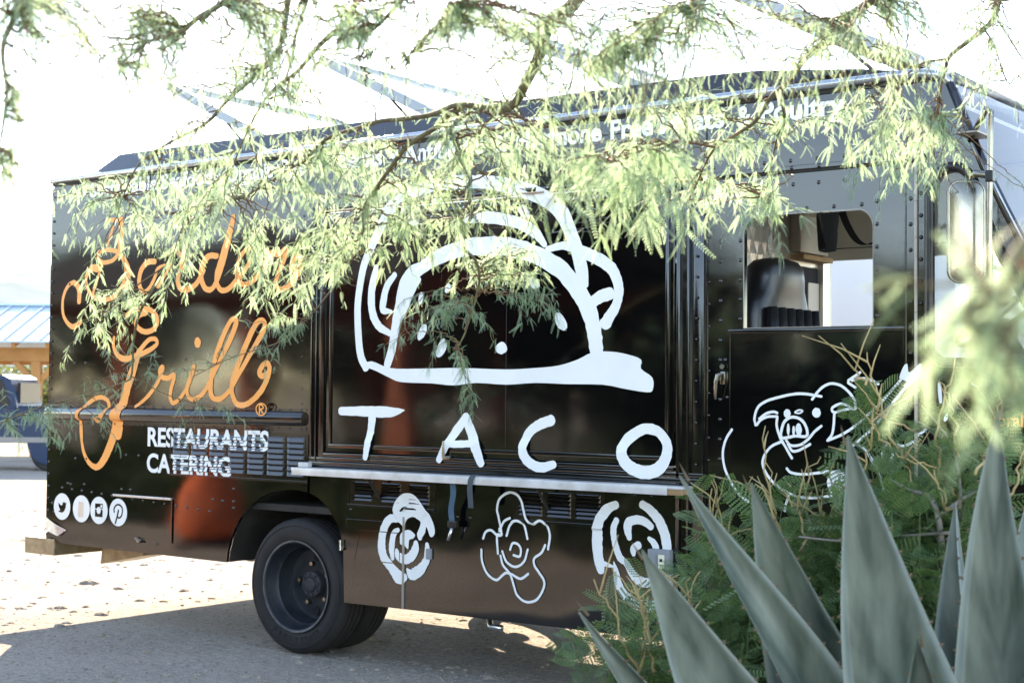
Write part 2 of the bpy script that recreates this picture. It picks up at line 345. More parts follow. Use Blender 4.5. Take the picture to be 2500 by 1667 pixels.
# ------------------------------------------------------------------ the black food truck
T = thing('food_truck', 'glossy black step-van food truck with white taco drawing and orange script lettering', 'food truck', (0.9, 1.15, 0))
W = 2.30                                                    # body width
XR, XF = -2.44, 2.86                                        # rear corner, front door edge
arch_px = [(553,1372),(556,1345),(563,1318),(573,1290),(588,1262),(608,1238),(636,1214),(664,1201),(697,1195),(723,1195.5),(750,1201),(776,1214),(800,1238),(820,1272),(832,1304),(838,1345)]
arch = [S(*p) for p in arch_px]
# lower skirt with the wheel arch, slightly crushed rear lower corner
low = [(XR, 0.545), (-2.36, 0.56), (-2.27, 0.525), (-2.1, 0.522)] + arch + [(0.425, 0.353), (0.887, 0.357)]
skirt_rear = MB().bm(plate([(XR, 1.40)] + low[:4] + arch[:11] + [(0.128, 1.40)], (), 0.0, 0.02)).obj('rear_skirt_panel', 'paint', T)
ai = [a for a in arch if a[0] > 0.131]
MB().bm(plate([(0.131, 1.15), (0.131, [a for a in arch if a[0] <= 0.131][-1][1]-0.004)] + ai + [(0.425, 0.353), (0.884, 0.357), (0.884, 1.15)], (), 0.0, 0.02)).obj('arch_skirt_panel', 'paint', T)
MB().bm(plate([(0.887, 0.357), (2.855, 0.36), (2.855, 1.15), (0.887, 1.15)], (), 0.0, 0.02)).obj('front_skirt_panel', 'paint', T)
MB().box(0.880, 0.894, -0.008, 0.0, 0.357, 0.885).obj('piano_hinge', 'hingem', T)
# arch liner and underside
mb = MB(); m = len(arch)
for (x, z) in arch: mb.v += [(x, 0.021, z), (x, 0.62, z)]
for i in range(m-1): mb.f.append((2*i, 2*i+1, 2*i+3, 2*i+2))
mb.obj('wheel_well_liner', 'dark', T)
MB().box(-0.62, 0.46, 0.621, 0.64, 0.40, 1.02).obj('wheel_well_back', 'dark', T)
# upper rear side panel (above the rub rail)
MB().bm(plate([(XR, 1.402), (0.128, 1.402), (0.128, 3.03), (XR+0.03, 3.03), (XR, 3.0)], (), 0.0, 0.02)).obj('rear_side_panel', 'paint', T)
# upper band above hatch and door, with its lap seam
MB().bm(plate([(0.131, 2.712), (2.853, 2.712), (2.853, 3.03), (0.131, 3.03)], (), -0.002, 0.02)).obj('upper_side_panel', 'paint', T)
MB().bm(plate([(2.858, 2.70), (3.965, 2.70), (4.215, 2.70), (4.10, 3.03), (2.858, 3.03)], (), -0.002, 0.02)).obj('upper_cab_panel', 'paint', T)
MB().box(-2.41, 2.84, -0.0045, -0.0025, 2.948, 2.953).obj('lap_seam', 'dark', T)
MB().box(2.852, 2.859, -0.004, 0.01, 2.70, 3.03).obj('panel_seam', 'dark', T)
# gutter: dark gap, rolled rail
MB().box(XR+0.02, 4.05, -0.012, 0.03, 3.028, 3.05).obj('gutter_shadow_gap', 'dark', T)
MB().tube([(XR-0.005, -0.005, 3.064), (-1.0, -0.02, 3.068), (2.0, -0.02, 3.068), (3.95, -0.02, 3.07), (4.07, -0.005, 3.05), (4.13, 0.0, 2.98)], [0.017, .022, .022, .022, .02, .015], 12).obj('gutter_rail', 'gutter', T, smooth='all')
# roof: shoulder, raised pod with slanted ends, far shoulder
def roof():
    mb = MB(); sec = [(-0.02, 3.075), (0.10, 3.115), (0.16, 3.12), (0.25, 3.255), (0.6, 3.275), (W-0.6, 3.275), (W-0.25, 3.255), (W-0.16, 3.12), (W, 3.07)]
    st = [(XR, 0.0), (-2.20, 0.0), (-2.02, 1.0), (2.70, 1.0), (3.0, 0.92), (3.55, 0.5), (3.95, 0.0), (4.08, -0.35)]
    for x, k in st:
        for y, z in sec:
            zz = z if z < 3.116 else 3.118 + (z-3.118)*max(k, 0)
            mb.v.append((x, y, zz + (0.09*k if k < 0 else 0)))
    m = len(sec)
    for i in range(len(st)-1):
        for j in range(m-1): mb.f.append((i*m+j, (i+1)*m+j, (i+1)*m+j+1, i*m+j+1))
    return mb.obj('roof', 'paint', T)
roof()
# frame posts round the serving hatch: stacked ridges
def post(x0, x1, z0, z1, name='hatch_post'):
    mb = MB(); mb.box(x0, x1, 0.001, 0.025, z0, z1)
    w = x1-x0
    for a, b, d in ((0.05, 0.17, 0.014), (0.42, 0.50, 0.018), (0.62, 0.96, 0.010)):
        mb.box(x0+w*a, x0+w*b, -d, 0.002, z0+.002, z1-.002, 0.004)
    return mb.obj(name, 'paint2', T, smooth=True)
post(0.132, 0.252, 1.152, 2.708); post(2.682, 2.853, 0.365, 2.708)
hatch = MB().box(0.262, 2.672, -0.004, 0.022, 1.236, 2.668, 0.003).obj('serving_hatch', 'paint', T)
fr = MB()
fr.box(0.290, 2.645, -0.012, -0.0038, 1.262, 1.285, 0.003).box(0.290, 2.645, -0.012, -0.0038, 2.615, 2.638, 0.003)
fr.box(0.290, 0.310, -0.0125, -0.0038, 1.286, 2.614, 0.003).box(2.625, 2.645, -0.0125, -0.0038, 1.286, 2.614, 0.003)
fr.obj('hatch_rim', 'paint2', hatch, smooth=True)
MB().box(1.609, 1.613, -0.0052, -0.0036, 1.30, 2.60).obj('hatch_seam', 'dark', hatch)
MB().box(0.135, 2.85, -0.022, 0.02, 1.153, 1.178, 0.004).box(0.135, 2.85, -0.014, 0.02, 1.182, 1.205, 0.004).box(0.255, 2.68, -0.018, 0.02, 1.209, 1.231, 0.004).obj('hatch_sill', 'paint2', T, smooth=True)
MB().box(0.20, 2.855, -0.03, 0.02, 2.672, 2.684, 0.003).obj('drip_rail', 'bronze', T, smooth=True)
MB().box(0.18, 2.855, -0.02, 0.02, 2.687, 2.708, 0.003).obj('drip_rail_upper', 'paint2', T, smooth=True)
lat = MB().tube([(1.195,-0.03,1.236),(1.197,-0.036,1.29),(1.199,-0.034,1.325)], [0.009,0.007,0.005], 8).box(1.19, 1.245, -0.036, -0.012, 1.222, 1.242, 0.006)
lat.obj('hatch_latch', 'chrome', hatch, smooth=True)
# counter shelf
shelf = MB().box(0.10, 2.80, -0.13, -0.024, 1.128, 1.142, 0.003).obj('counter_shelf', 'shelf', T, smooth=True)
MB().box(0.11, 2.715, -0.136, -0.1305, 1.098, 1.141, 0.002).obj('shelf_lip', 'shelf', shelf, smooth=True)
MB().box(0.14, 2.80, -0.128, -0.03, 1.102, 1.127).obj('shelf_core', 'wood', shelf)
MB().box(2.718, 2.805, -0.134, -0.131, 1.100, 1.126).obj('shelf_end_block', 'wood', shelf)
MB().box(0.09, 0.17, -0.06, -0.022, 1.1425, 1.17, 0.004).obj('shelf_bracket', 'shelf', shelf)
for x in (0.7, 1.9): MB().tube([(x,-0.11,1.10),(x,-0.005,0.98)], 0.008, 6).obj('shelf_brace', 'dark', shelf)
# rub rail
def rubrail():
    mb = MB(); pr = [(0.0,1.384),(-0.016,1.386),(-0.034,1.398),(-0.043,1.418),(-0.043,1.440),(-0.034,1.458),(-0.016,1.471),(0.0,1.474)]
    n = len(pr); xs = [XR-0.012, XR+0.03, -1.2, 0.02, 0.085]
    for i, x in enumerate(xs):
        k = 0.55 if i == 0 else (1.0 if i < 4 else 0.75)
        mb.v += [(x, y*k-0.001, 1.429+(z-1.429)*(0.75+0.25*k)) for y, z in pr]
    for i in range(len(xs)-1):
        for j in range(n-1): mb.f.append((i*n+j, (i+1)*n+j, (i+1)*n+j+1, i*n+j+1))
    mb.f += [tuple(range(n)), tuple(range((len(xs)-1)*n, len(xs)*n))]
    r = mb.obj('rub_rail', 'paint2', T, smooth=True)
    MB().box(XR, 0.10, -0.004, 0.0, 1.476, 1.492).box(XR, 0.10, -0.004, 0.0, 1.358, 1.383).obj('rub_rail_flange', 'paint2', r)
rubrail()
# louvre panels: every louvre its own piece
def louvre_mesh(w, h, d):
    mb = MB(); e = w*0.09
    mb.add([(-w/2,0,h*.5),(w/2,0,h*.5),(-w/2+e,-d*.55,h*.18),(w/2-e,-d*.55,h*.18),(-w/2+e*.6,-d,-h*.38),(w/2-e*.6,-d,-h*.38),(-w/2,0,-h*.5),(w/2,0,-h*.5),
            (-w/2+e,-d*.4,-h*.42),(w/2-e,-d*.4,-h*.42)],
           [(0,1,3,2),(2,3,5,4),(0,2,4,6),(1,7,5,3),(4,5,9,8)])
    me = bpy.data.meshes.new('louvre'); me.from_pydata(mb.v, [], mb.f); me.update(); me.materials.append(M['paint2']); return me
def louvre_panel(x0, x1, z0, z1, cols, rows, name='louvre_panel', lw=None):
    p = MB().box(x0, x1, -0.004, 0.0, z0, z1).obj(name, 'paint2', T)
    MB().box(x0, x1, -0.010, -0.0041, z0, z0+0.012, .002).box(x0, x0+0.008, -0.009, -0.0041, z0+.0125, z1).obj('panel_edge', 'paint2', p)
    cw = (x1-x0-0.03)/cols; rh = (z1-z0-0.05)/rows
    me = louvre_mesh(cw*(lw or 0.86), rh*0.92, 0.011)
    for i in range(cols):
        for j in range(rows):
            o = bpy.data.objects.new('louvre', me); COL.objects.link(o); o.parent = p
            o.location = (x0+0.018+cw*(i+.5), -0.0045, z0+0.032+rh*(j+.5))
    return p
LV = (-1.131, 0.118, 1.042, 1.335, 7, 7)
louvre_panel(*LV)
louvre_panel(0.452, 1.118, 0.925, 1.09, 3, 5, lw=0.72); louvre_panel(1.672, 2.262, 0.905, 1.09, 3, 6, lw=0.85)
# access doors, latches, outlet box
bx = MB().box(-1.715, -1.114, -0.004, 0.0, 0.615, 0.878, 0.002).obj('access_door', 'paint', T)
MB().box(-1.70, -1.11, -0.012, -0.001, 0.879, 0.894, 0.003).obj('hinge_cover', 'alu', bx); MB().box(-1.112, -1.100, -0.009, -0.0042, 0.60, 0.885, .002).obj('door_edge', 'paint2', bx)
MB().box(-1.44,-1.40,-0.02,-0.002,0.585,0.612,0.005).tube([(-1.45,-0.018,0.615),(-1.40,-0.022,0.588)],0.008,6).obj('latch', 'chrome', bx, smooth=True)
ad = MB().box(0.437, 0.878, -0.0035, 0.0, 0.36, 0.848, 0.0015).obj('fuel_access_door', 'paint', T)
mb = MB().bm(plate([(0.503,0.607),(0.86,0.612),(0.86,0.79),(0.549,0.79)], [[(0.509,0.612),(0.855,0.617),(0.855,0.785),(0.553,0.785)]], -0.0055, -0.0034)); mb.obj('inner_flap_edge', 'paint2', ad)
MB().box(0.395,0.43,-0.02,-0.001,0.66,0.69,0.006).tube([(0.405,-0.02,0.72),(0.412,-0.026,0.66)],0.007,6).obj('latch', 'chrome', ad, smooth=True)
MB().box(1.06,1.10,-0.014,-0.001,0.655,0.715,0.004).obj('flap_hinge', 'greyplastic', T)
ob = MB().box(2.547,2.675,-0.045,-0.001,0.695,0.817,0.006).obj('outlet_box', 'greyplastic', T, smooth=True)
MB().box(2.613,2.648,-0.05,-0.0455,0.722,0.792,0.003).obj('outlet_socket', 'cream', ob)
MB().box(2.623,2.638,-0.053,-0.0505,0.757,0.772).obj('socket_insert', 'bluepaint', ob)
MB().box(2.560,2.598,-0.049,-0.0455,0.722,0.792,.002).obj('outlet_cover', 'greyplastic', ob)
# ---------------- driver's door
win = rrect(3.066, 3.735, 1.925, 2.468, 0.085, 6, (0,0,1,1))
door = MB().bm(plate([(2.862,0.42),(3.945,0.42),(3.945,2.662),(2.862,2.662)], [win], 0.0, 0.03)).obj('cab_door', 'paint', T)
MB().bm(plate(rrect(3.0625, 3.7385, 1.9215, 2.4715, 0.0875, 6, (0,0,1,1)), [win], -0.003, 0.0)).obj('window_trim', 'hingem', door)
MB().box(2.990, 3.885, -0.0045, 0.0, 0.47, 1.895, 0.002).obj('lower_door_panel', 'paint', door)
MB().box(2.985, 3.892, -0.014, -0.0005, 1.897, 1.918, 0.004).obj('window_sill', 'paint2', door, smooth=True)
MB().box(3.888, 3.896, -0.006, 0.0, 0.45, 2.64).obj('door_lap', 'paint2', door)
for x in (2.863, 2.992): MB().box(x-0.004, x, -0.007, -0.0005, 0.45, 2.655 if x < 2.9 else 1.88).obj('door_bead', 'paint2', door)
MB().box(2.862, 3.97, -0.012, 0.012, 2.664, 2.674).obj('door_head_gap', 'dark', T); MB().box(2.862, 3.99, -0.018, 0.0, 2.676, 2.699, 0.003).obj('door_head_rail', 'paint2', T)
hz = np.linspace(0.46, 2.655, 27)
mb = MB()
for a, b in zip(hz[:-1], hz[1:]): mb.tube([(3.947,-0.008,a+.001),(3.947,-0.008,b-.001)], 0.0085, 8)
mb.obj('door_hinge', 'hingem', T, smooth=True)
hd = MB().tube([(2.955,-0.012,1.735),(2.955,-0.02,1.735)], 0.013, 10).box(2.943,2.972,-0.018,-0.001,1.648,1.712,0.006)
hd.tube([(2.958,-0.03,1.70),(2.944,-0.042,1.692),(2.936,-0.044,1.66),(2.930,-0.040,1.60),(2.929,-0.036,1.576)], [0.009,0.012,0.010,0.008,0.006], 8)
hd.obj('door_handle', 'chrome', door, smooth=True)
# ---------------- cab side with quarter window and windscreen pillar
PO = [(4.105,3.012),(4.261,2.621),(4.354,2.425),(4.434,2.265),(4.60,1.95),(4.80,1.57)]     # windscreen edge
qw = [(4.012,2.50),(4.018,2.55),(4.035,2.59),(4.065,2.618),(4.105,2.630),(4.15,2.622),(4.185,2.595),(4.215,2.545),(4.288,2.331),(4.409,2.08),(4.52,1.87),(4.535,1.81),(4.515,1.765),(4.47,1.75),(4.10,1.75),(4.05,1.765),(4.02,1.80),(4.012,1.85)]
cs = MB().bm(plate([(3.958,0.55),(5.05,0.55),(5.25,0.75),(5.25,1.32),(4.95,1.45),(4.80,1.57),(4.60,1.95),(4.434,2.265),(4.354,2.425),(4.261,2.621),(4.222,2.697),(3.958,2.697)], [qw], 0.0, 0.03)).obj('cab_side', 'paint', T)
c = np.mean(qw, axis=0); qo = [(x+(x-c[0])*0.05+(0.012 if x > c[0] else -0.012), z+(z-c[1])*0.01+(0.012 if z > c[1] else -0.012)) for x, z in qw]
gk = MB().tube([(x, -0.006, z) for x, z in catmull(qw, 3, True)]+[(qw[0][0], -0.006, qw[0][1])], 0.023, 8, False).obj('window_gasket', 'gasket', cs, smooth='all')
MB().bm(plate(qw, (), 0.012, 0.016)).obj('quarter_window_glass', 'glass', cs)
MB().tube([(x, -0.004, z) for x, z in PO], 0.022, 10).obj('windscreen_pillar', 'paint2', T, smooth='all')
MB().tube([(x+0.012, -0.026, z) for x, z in PO[1:]], 0.004, 6).obj('pillar_drip_moulding', 'alu', T, smooth='all')
MB().box(3.954, 3.984, -0.003, 0.0, 0.6, 2.69).obj('hinge_strip', 'paint2', T)
# windscreen, cowl and nose
mb = MB(); a = [(x+.01, 0.03, z) for x, z in PO]; b = [(x+.05, W/2, z) for x, z in PO]; c2 = [(x+.01, W-0.03, z) for x, z in PO]
for i in range(len(PO)): mb.v += [a[i], b[i], c2[i]]
for i in range(len(PO)-1): mb.f += [(3*i,3*i+3,3*i+4,3*i+1),(3*i+1,3*i+4,3*i+5,3*i+2)]
mb.obj('windscreen', 'glass', T, smooth='all')
MB().tube([(x+.03, W/2, z) for x, z in PO], 0.018, 8).obj('windscreen_divider', 'paint2', T, smooth='all')
MB().tube([(x, W+.004, z) for x, z in PO], 0.022, 10).obj('windscreen_pillar', 'paint2', T, smooth='all')
MB().box(4.78, 5.35, 0.04, W-0.04, 0.62, 1.48, 0.12).obj('nose', 'paint', T, smooth=True)
MB().box(5.30, 5.48, -0.02, W+.02, 0.42, 0.60, 0.03).obj('front_bumper', 'alu', T, smooth=True)
for y in (0.35, W-0.35): MB().lathe([(0,0.0),(0.09,0.0),(0.1,0.02),(0.1,0.05)], (0,0,0), 20).obj('headlight', 'cream', T).matrix_local = Matrix.Translation((5.36, y, 1.0)) @ Matrix.Rotation(math.radians(90), 4, 'Z')
for o in T.children:
    if o.name.startswith('headlight'): o.matrix_parent_inverse = T.matrix_basis.inverted()
# ---------------- far side, rear, floor, bulkhead, ceiling
MB().bm(plate([(XR,0.52),(-0.6,0.52),(-0.5,0.9),(0.0,1.0),(0.4,0.9),(0.45,0.36),(3.9,0.36),(5.2,0.55),(5.2,1.32),(4.80,1.57),(4.434,2.265),(4.10,3.03),(XR,3.03)],
      [[(2.46,0.62),(3.36,0.62),(3.36,2.47),(2.46,2.47)], [(3.5,1.6),(4.45,1.75),(4.16,2.58),(3.5,2.58)]], W-0.02, W)).obj('far_side_wall', 'paint', T)
MB().box(XR, XR+0.02, 0.021, W-0.021, 0.53, 3.06).obj('rear_wall', 'paint', T)
MB().box(XR+0.03, 4.9, 0.03, W-0.03, 0.86, 0.90).obj('floor_pan', 'dark', T)
MB().box(2.35, 4.0, 0.03, W-0.03, 2.98, 3.0).obj('cab_ceiling', 'interior', T)
bk = MB().box(2.38, 2.42, 0.03, W-0.03, 0.9, 2.975).obj('bulkhead', 'steel', T)
q = MB()                                                    # quilted diamonds pressed into the steel
s = 0.10
for i in range(5):
    for j in range(14):
        y = 1.17 + s*i + (s/2 if j % 2 else 0); z = 1.9 + j*s*0.75
        if y > 1.50: continue
        q.add([(2.4205,y-s*.46,z),(2.4205,y,z-s*.70),(2.4205,y+s*.46,z),(2.4205,y,z+s*.70),(2.431,y,z)], [(0,1,4),(1,2,4),(2,3,4),(3,0,4)])
q.obj('quilted_steel', 'steel', bk, kind='stuff')
MB().box(2.4205,2.45,1.505,1.53,0.9,2.95).obj('bulkhead_trim', 'alu', bk)
MB().box(2.4205,2.428,1.56,2.17,2.40,2.95).obj('upper_steel_panel', 'steel', bk)
MB().box(2.4285,2.50,1.78,2.17,2.47,2.70,.006).obj('cab_locker', 'interior', bk)
MB().box(2.4285,2.53,1.76,2.17,2.425,2.455).obj('timber_shelf', 'wood', bk)
MB().box(2.4205,2.428,1.56,2.17,0.95,2.395).obj('doorway_shade_panel', 'cloth', bk)  # black panel stands in for the unlit opening; no recess is cut
MB().box(2.4285,2.436,2.02,2.17,0.95,2.30).obj('inner_cabinet', 'interior', bk)
MB().box(2.437,2.46,2.03,2.07,2.02,2.10,.008).obj('cabinet_catch', 'dark', bk)
MB().box(2.40,2.46,W-0.12,W-0.021,0.9,2.95).obj('door_jamb', 'steel', T)
MB().box(2.46,3.36,W-0.06,W-0.021,2.45,2.52).obj('far_door_header', 'interior', T)
MB().box(3.9,4.85,0.25,W-0.25,1.42,1.62,0.05).obj('dashboard', 'cloth', T, smooth=True)
MB().box(2.46,4.0,W-0.028,W-0.0205,2.53,2.97).box(3.37,3.49,W-0.028,W-0.0205,0.95,2.525).obj('far_wall_lining', 'interior', T)
sw = MB(); ctr = Vector((4.12, 0.58, 1.97)); ax = Vector((-0.55, 0, 0.84)).normalized(); u = Vector((0,1,0)); v2 = ax.cross(u)
ring = [ctr + (u*math.cos(t)+v2*math.sin(t))*0.22 for t in np.linspace(0, 2*math.pi, 33)]
sw.tube(ring, 0.013, 8, False)
for t in (0.3, 2.2, 4.2): sw.tube([ctr, ctr+(u*math.cos(t)+v2*math.sin(t))*0.22], 0.01, 6)
sw.tube([ctr, ctr-ax*0.5], 0.025, 8); sw.obj('steering_wheel', 'gasket', T, smooth='all')
# driver's seat: lofted backrest with tall rounded head, pleated lower back, cushion
def seat():
    st = thing2 = bpy.data.objects.new('driver_seat', None)
    bpy.data.objects.remove(st)
    mb = MB(); n = 20; secs = []
    for z, hw, xf, xb in [(1.40,.26,3.06,2.90),(1.75,.275,3.05,2.86),(2.0,.268,3.045,2.84),(2.07,.25,3.045,2.84),(2.11,.222,3.05,2.84),(2.15,.195,3.055,2.845),(2.20,.188,3.06,2.85),(2.26,.178,3.055,2.855),(2.295,.14,3.04,2.88),(2.312,.06,3.0,2.92)]:
        secs.append([((xf+xb)/2+(xf-xb)/2*math.copysign(abs(math.cos(t))**0.6, math.cos(t)), 0.55+1.18*hw*math.copysign(abs(math.sin(t))**0.7, math.sin(t)), z) for t in np.linspace(0, 2*math.pi, n, endpoint=False)])
    mb.v = [p for s_ in secs for p in s_]
    for i in range(len(secs)-1):
        for k in range(n): mb.f.append((i*n+k, i*n+(k+1)%n, (i+1)*n+(k+1)%n, (i+1)*n+k))
    mb.f.append(tuple((len(secs)-1)*n+k for k in range(n)))
    s_ = mb.obj('driver_seat', 'leather', T, smooth='all')
    for k in range(6): MB().tube([(3.06,0.31+0.096*k,1.45),(3.07,0.31+0.096*k,1.8),(3.06,0.31+0.096*k,2.045)], [.036,.04,.03], 8).obj('pleat', 'leather', s_, smooth='all')
    MB().box(2.85,3.35,0.27,0.77,1.25,1.42,0.06).obj('cushion', 'leather', s_, smooth=True); MB().box(2.95,3.25,0.36,0.68,0.9,1.25).obj('pedestal', 'dark', s_)
seat()
# ---------------- wheels
def wheel(cx, cy, cz, name='wheel', out=-1, detail=True):
    t = MB(); R_ = 0.41
    prof = [(0.262,0.02),(0.285,0.006),(0.33,-0.004),(0.362,-0.002),(0.388,0.008),(0.402,0.022)]
    for k, y in enumerate((0.032,0.062,0.066,0.096,0.100,0.130,0.134,0.164,0.168,0.20)):
        prof.append((R_ if (k % 4) in (0,1) else R_, y))
    prof = prof[:6]+[(0.409,0.034),(0.411,0.062),(0.400,0.064),(0.400,0.070),(0.412,0.072),(0.412,0.1),(0.401,0.102),(0.401,0.108),(0.412,0.11),(0.412,0.14),(0.400,0.142),(0.400,0.148),(0.411,0.15),(0.409,0.178),(0.402,0.19),(0.388,0.204),(0.33,0.216),(0.28,0.2)]
    if out > 0: prof = [(r, 0.212-o) for r, o in prof]
    w = t.lathe(prof, (cx, cy, cz), 72).obj(name, 'rubber', T, smooth=True)
    if not detail: return w
    MB().lathe([(0.275,0.012),(0.278,0.0),(0.27,-0.002),(0.262,0.004),(0.258,0.025),(0.252,0.035),(0.246,0.075),(0.232,0.088),(0.228,0.165),(0.215,0.188),(0.19,0.196),(0.10,0.182),(0.0,0.182)], (cx, cy, cz), 64).obj('rim', 'rim', w, smooth=True)
    MB().lathe([(0.279,-0.003),(0.272,-0.0045),(0.268,-0.002)], (cx, cy, cz), 64).obj('rim_lip', 'liprim', w, smooth='all')
    hb = MB().lathe([(0.0,0.115),(0.038,0.115),(0.046,0.121),(0.049,0.133),(0.076,0.136),(0.080,0.142),(0.080,0.183)], (cx, cy, cz), 36)
    hb.obj('hub', 'hubm', w, smooth=True)
    for k in range(8):
        a_ = 2*math.pi*k/8+.2; MB().lathe([(0,0.126),(0.008,0.126),(0.009,0.132),(0.009,0.14)], (cx+0.062*math.cos(a_), cy, cz+0.062*math.sin(a_)), 8).obj('hub_bolt', 'hubm', w)
    for k in range(5):
        a_ = 2*math.pi*k/5+.5; MB().lathe([(0,0.155),(0.013,0.155),(0.014,0.167),(0.014,0.19)], (cx+0.125*math.cos(a_), cy, cz+0.125*math.sin(a_)), 8).obj('lug_nut', 'chrome', w)
    for k in (0, 1, 2, 3):
        a_ = math.pi+0.1-0.2+k*math.pi/2+0.1; MB().lathe([(0,0.1825),(0.026,0.1825),(0.029,0.19)], (cx+0.165*math.cos(a_), cy-.002, cz+0.165*math.sin(a_)), 16).obj('hand_hole', 'cloth', w)
    # raised sidewall ring and lettering
    MB().lathe([(0.372,-0.001),(0.370,-0.0045),(0.366,-0.0045),(0.364,-0.002)], (cx, cy, cz), 72).obj('sidewall_ring', 'rubber', w, smooth=True)
    return w
wh = wheel(0.0, 0.022, 0.41)
def arc_text(txt, cx, cy, cz, r, a0, da, size, parent, matn):
    for k, ch in enumerate(txt):
        a_ = math.radians(a0+da*k)
        o = text_mesh(ch, 'letter', matn, extrude=0.0015, bold=0.02)
        if o is None: continue
        me = o.data; v = np.array([x.co for x in me.vertices]); v[:, :2] -= (v[:, :2].min(0)+v[:, :2].max(0))/2; v *= size
        ux, uz = (-math.sin(a_), math.cos(a_)), (-math.cos(a_), -math.sin(a_))   # bottom lettering reads from outside
        # bottom of wheel: x' along the tangent, y' towards the hub
        for q_, p_ in zip(me.vertices, v):
            q_.co = (cx+r*math.cos(a_)+p_[0]*ux[0]+p_[1]*uz[0], cy-0.004-p_[2]/size*1.0, cz+r*math.sin(a_)+p_[0]*ux[1]+p_[1]*uz[1])
        me.update(); par(o, parent)
def text_mesh(txt, name, matn, extrude=0.0, bold=0.0, shear=0.0, space=1.0):
    cu = bpy.data.curves.new('t', 'FONT'); cu.body = txt; cu.size = 1.0; cu.extrude = extrude; cu.offset = bold; cu.shear = shear; cu.space_character = space; cu.resolution_u = 6
    tmp = bpy.data.objects.new('t', cu); COL.objects.link(tmp)
    bpy.context.view_layer.update(); dg = bpy.context.evaluated_depsgraph_get()
    me = bpy.data.meshes.new_from_object(tmp.evaluated_get(dg)); bpy.data.objects.remove(tmp); bpy.data.curves.remove(cu)
    if len(me.vertices) == 0: return None
    me.name = name; me.materials.clear(); me.materials.append(M[matn])
    o = bpy.data.objects.new(name, me); COL.objects.link(o); return o
arc_text('FIRESTONE', 0, 0.022, 0.41, 0.322, 238, 8.6, 0.052, wh, 'rubber')
wheel(0.0, 0.262, 0.41, 'inner_wheel', detail=False)
wheel(0.0, W-0.24, 0.41, 'far_wheel', out=1, detail=False); wheel(4.35, 0.05, 0.41, 'front_wheel'); wheel(4.35, W-0.26, 0.41, 'front_wheel', out=1, detail=False)
MB().tube([(0,0.2,0.41),(0,W-0.2,0.41)], 0.075, 12).tube([(0,W/2-.2,.41),(0,W/2+.2,.41)], .17, 14).obj('rear_axle', 'dark', T, smooth='all')
MB().tube([(4.35,0.2,0.41),(4.35,W-0.2,0.41)], 0.05, 10).obj('front_axle', 'dark', T, smooth='all')
for y in (0.72, W-0.80): MB().box(-2.4, 5.2, y, y+0.08, 0.62, 0.82).obj('chassis_rail', 'dark', T)
MB().tube([(-1.05,0.55,0.50),(-0.35,0.5,0.52)], 0.05, 12).tube([(-0.86,0.54,0.505),(-0.83,0.54,0.505)], .056, 12).tube([(-0.72,0.53,0.508),(-0.69,0.53,0.508)], .056, 12).obj('exhaust_pipe', 'brass', T, smooth='all')
MB().box(-2.68, -2.34, 0.0, W, 0.432, 0.548, 0.006).obj('rear_bumper', 'brass', T)
wd = MB(); wd.add([(-2.21,0.30,0.36),(-2.20,0.30,0.47),(-2.02,0.30,0.475),(-1.75,0.30,0.48),(-1.75,0.30,0.45),(-2.21,0.62,0.36),(-2.20,0.62,0.47),(-2.02,0.62,0.475),(-1.75,0.62,0.48),(-1.75,0.62,0.45)],
                  [(0,1,2,3,4),(9,8,7,6,5),(0,5,6,1),(1,6,7,2),(2,7,8,3),(3,8,9,4),(4,9,5,0)]); wd.obj('step_bracket', 'brass', T)
MB().box(1.0, 1.35, 0.25, 0.6, 0.335, 0.42, .01).obj('mounting_rail', 'alu', T); MB().tube([(1.38,0.16,0.37),(1.44,0.10,0.30),(1.52,0.10,0.30)], 0.018, 8).obj('drain_pipe', 'alu', T, smooth='all'); MB().box(2.0,2.4,0.5,1.5,0.36,0.7,.03).obj('fuel_tank', 'dark', T)
MB().box(-2.62,-2.45,0.3,0.6,0.6,0.75,.02).obj('tail_lamp', 'lampred', T); MB().box(-2.5,-2.43,1.7,2.0,0.6,0.75,.02).obj('tail_lamp', 'lampred', T)
# crushed, torn lower rear corner
MB().add([(XR-.002,-0.003,0.70),(-2.33,-0.014,0.66),(-2.2,-0.005,0.62),(-2.28,-0.02,0.575),(-2.40,-0.012,0.60),(XR,-0.004,0.58)], [(0,1,5),(1,4,5),(1,2,3),(1,3,4)]).obj('dented_corner', 'alu', T)
# ---------------- mirror
mir = MB(); Y0 = -0.30
out = rrect(4.212, 4.365, 2.085, 2.515, 0.045, 6)
cx_, cz_ = 4.29, 2.30; n = len(out)
mir.v = [(x, Y0+0.028, z) for x, z in out] + [(x, Y0, z) for x, z in out] + [(cx_+(x-cx_)*.88, Y0-0.004, cz_+(z-cz_)*.955) for x, z in out]
for i in range(n): j = (i+1) % n; mir.f += [(i, j, n+j, n+i), (n+i, n+j, 2*n+j, 2*n+i)]
k = len(mir.v); ridge = [(cx_+.004, Y0-0.036, cz_+.10), (cx_+.004, Y0-0.036, cz_-.12)]
mir.v += ridge
for i in range(n):
    j = (i+1) % n; a = 2*n+i; b = 2*n+j
    za, zb = mir.v[a][2], mir.v[b][2]; ra = k if za > cz_ else k+1; rb = k if zb > cz_ else k+1
    mir.f.append((a, b, rb) if ra == rb else (a, b, rb, ra))
MR = Matrix.Translation((cx_, Y0, 0)) @ Matrix.Rotation(math.radians(38), 4, 'Z') @ Matrix.Translation((-cx_, -Y0, 0))
mir.v = [tuple(MR @ Vector(p)) for p in mir.v]
mo = mir.obj('side_mirror', 'chrome', T, smooth=True)
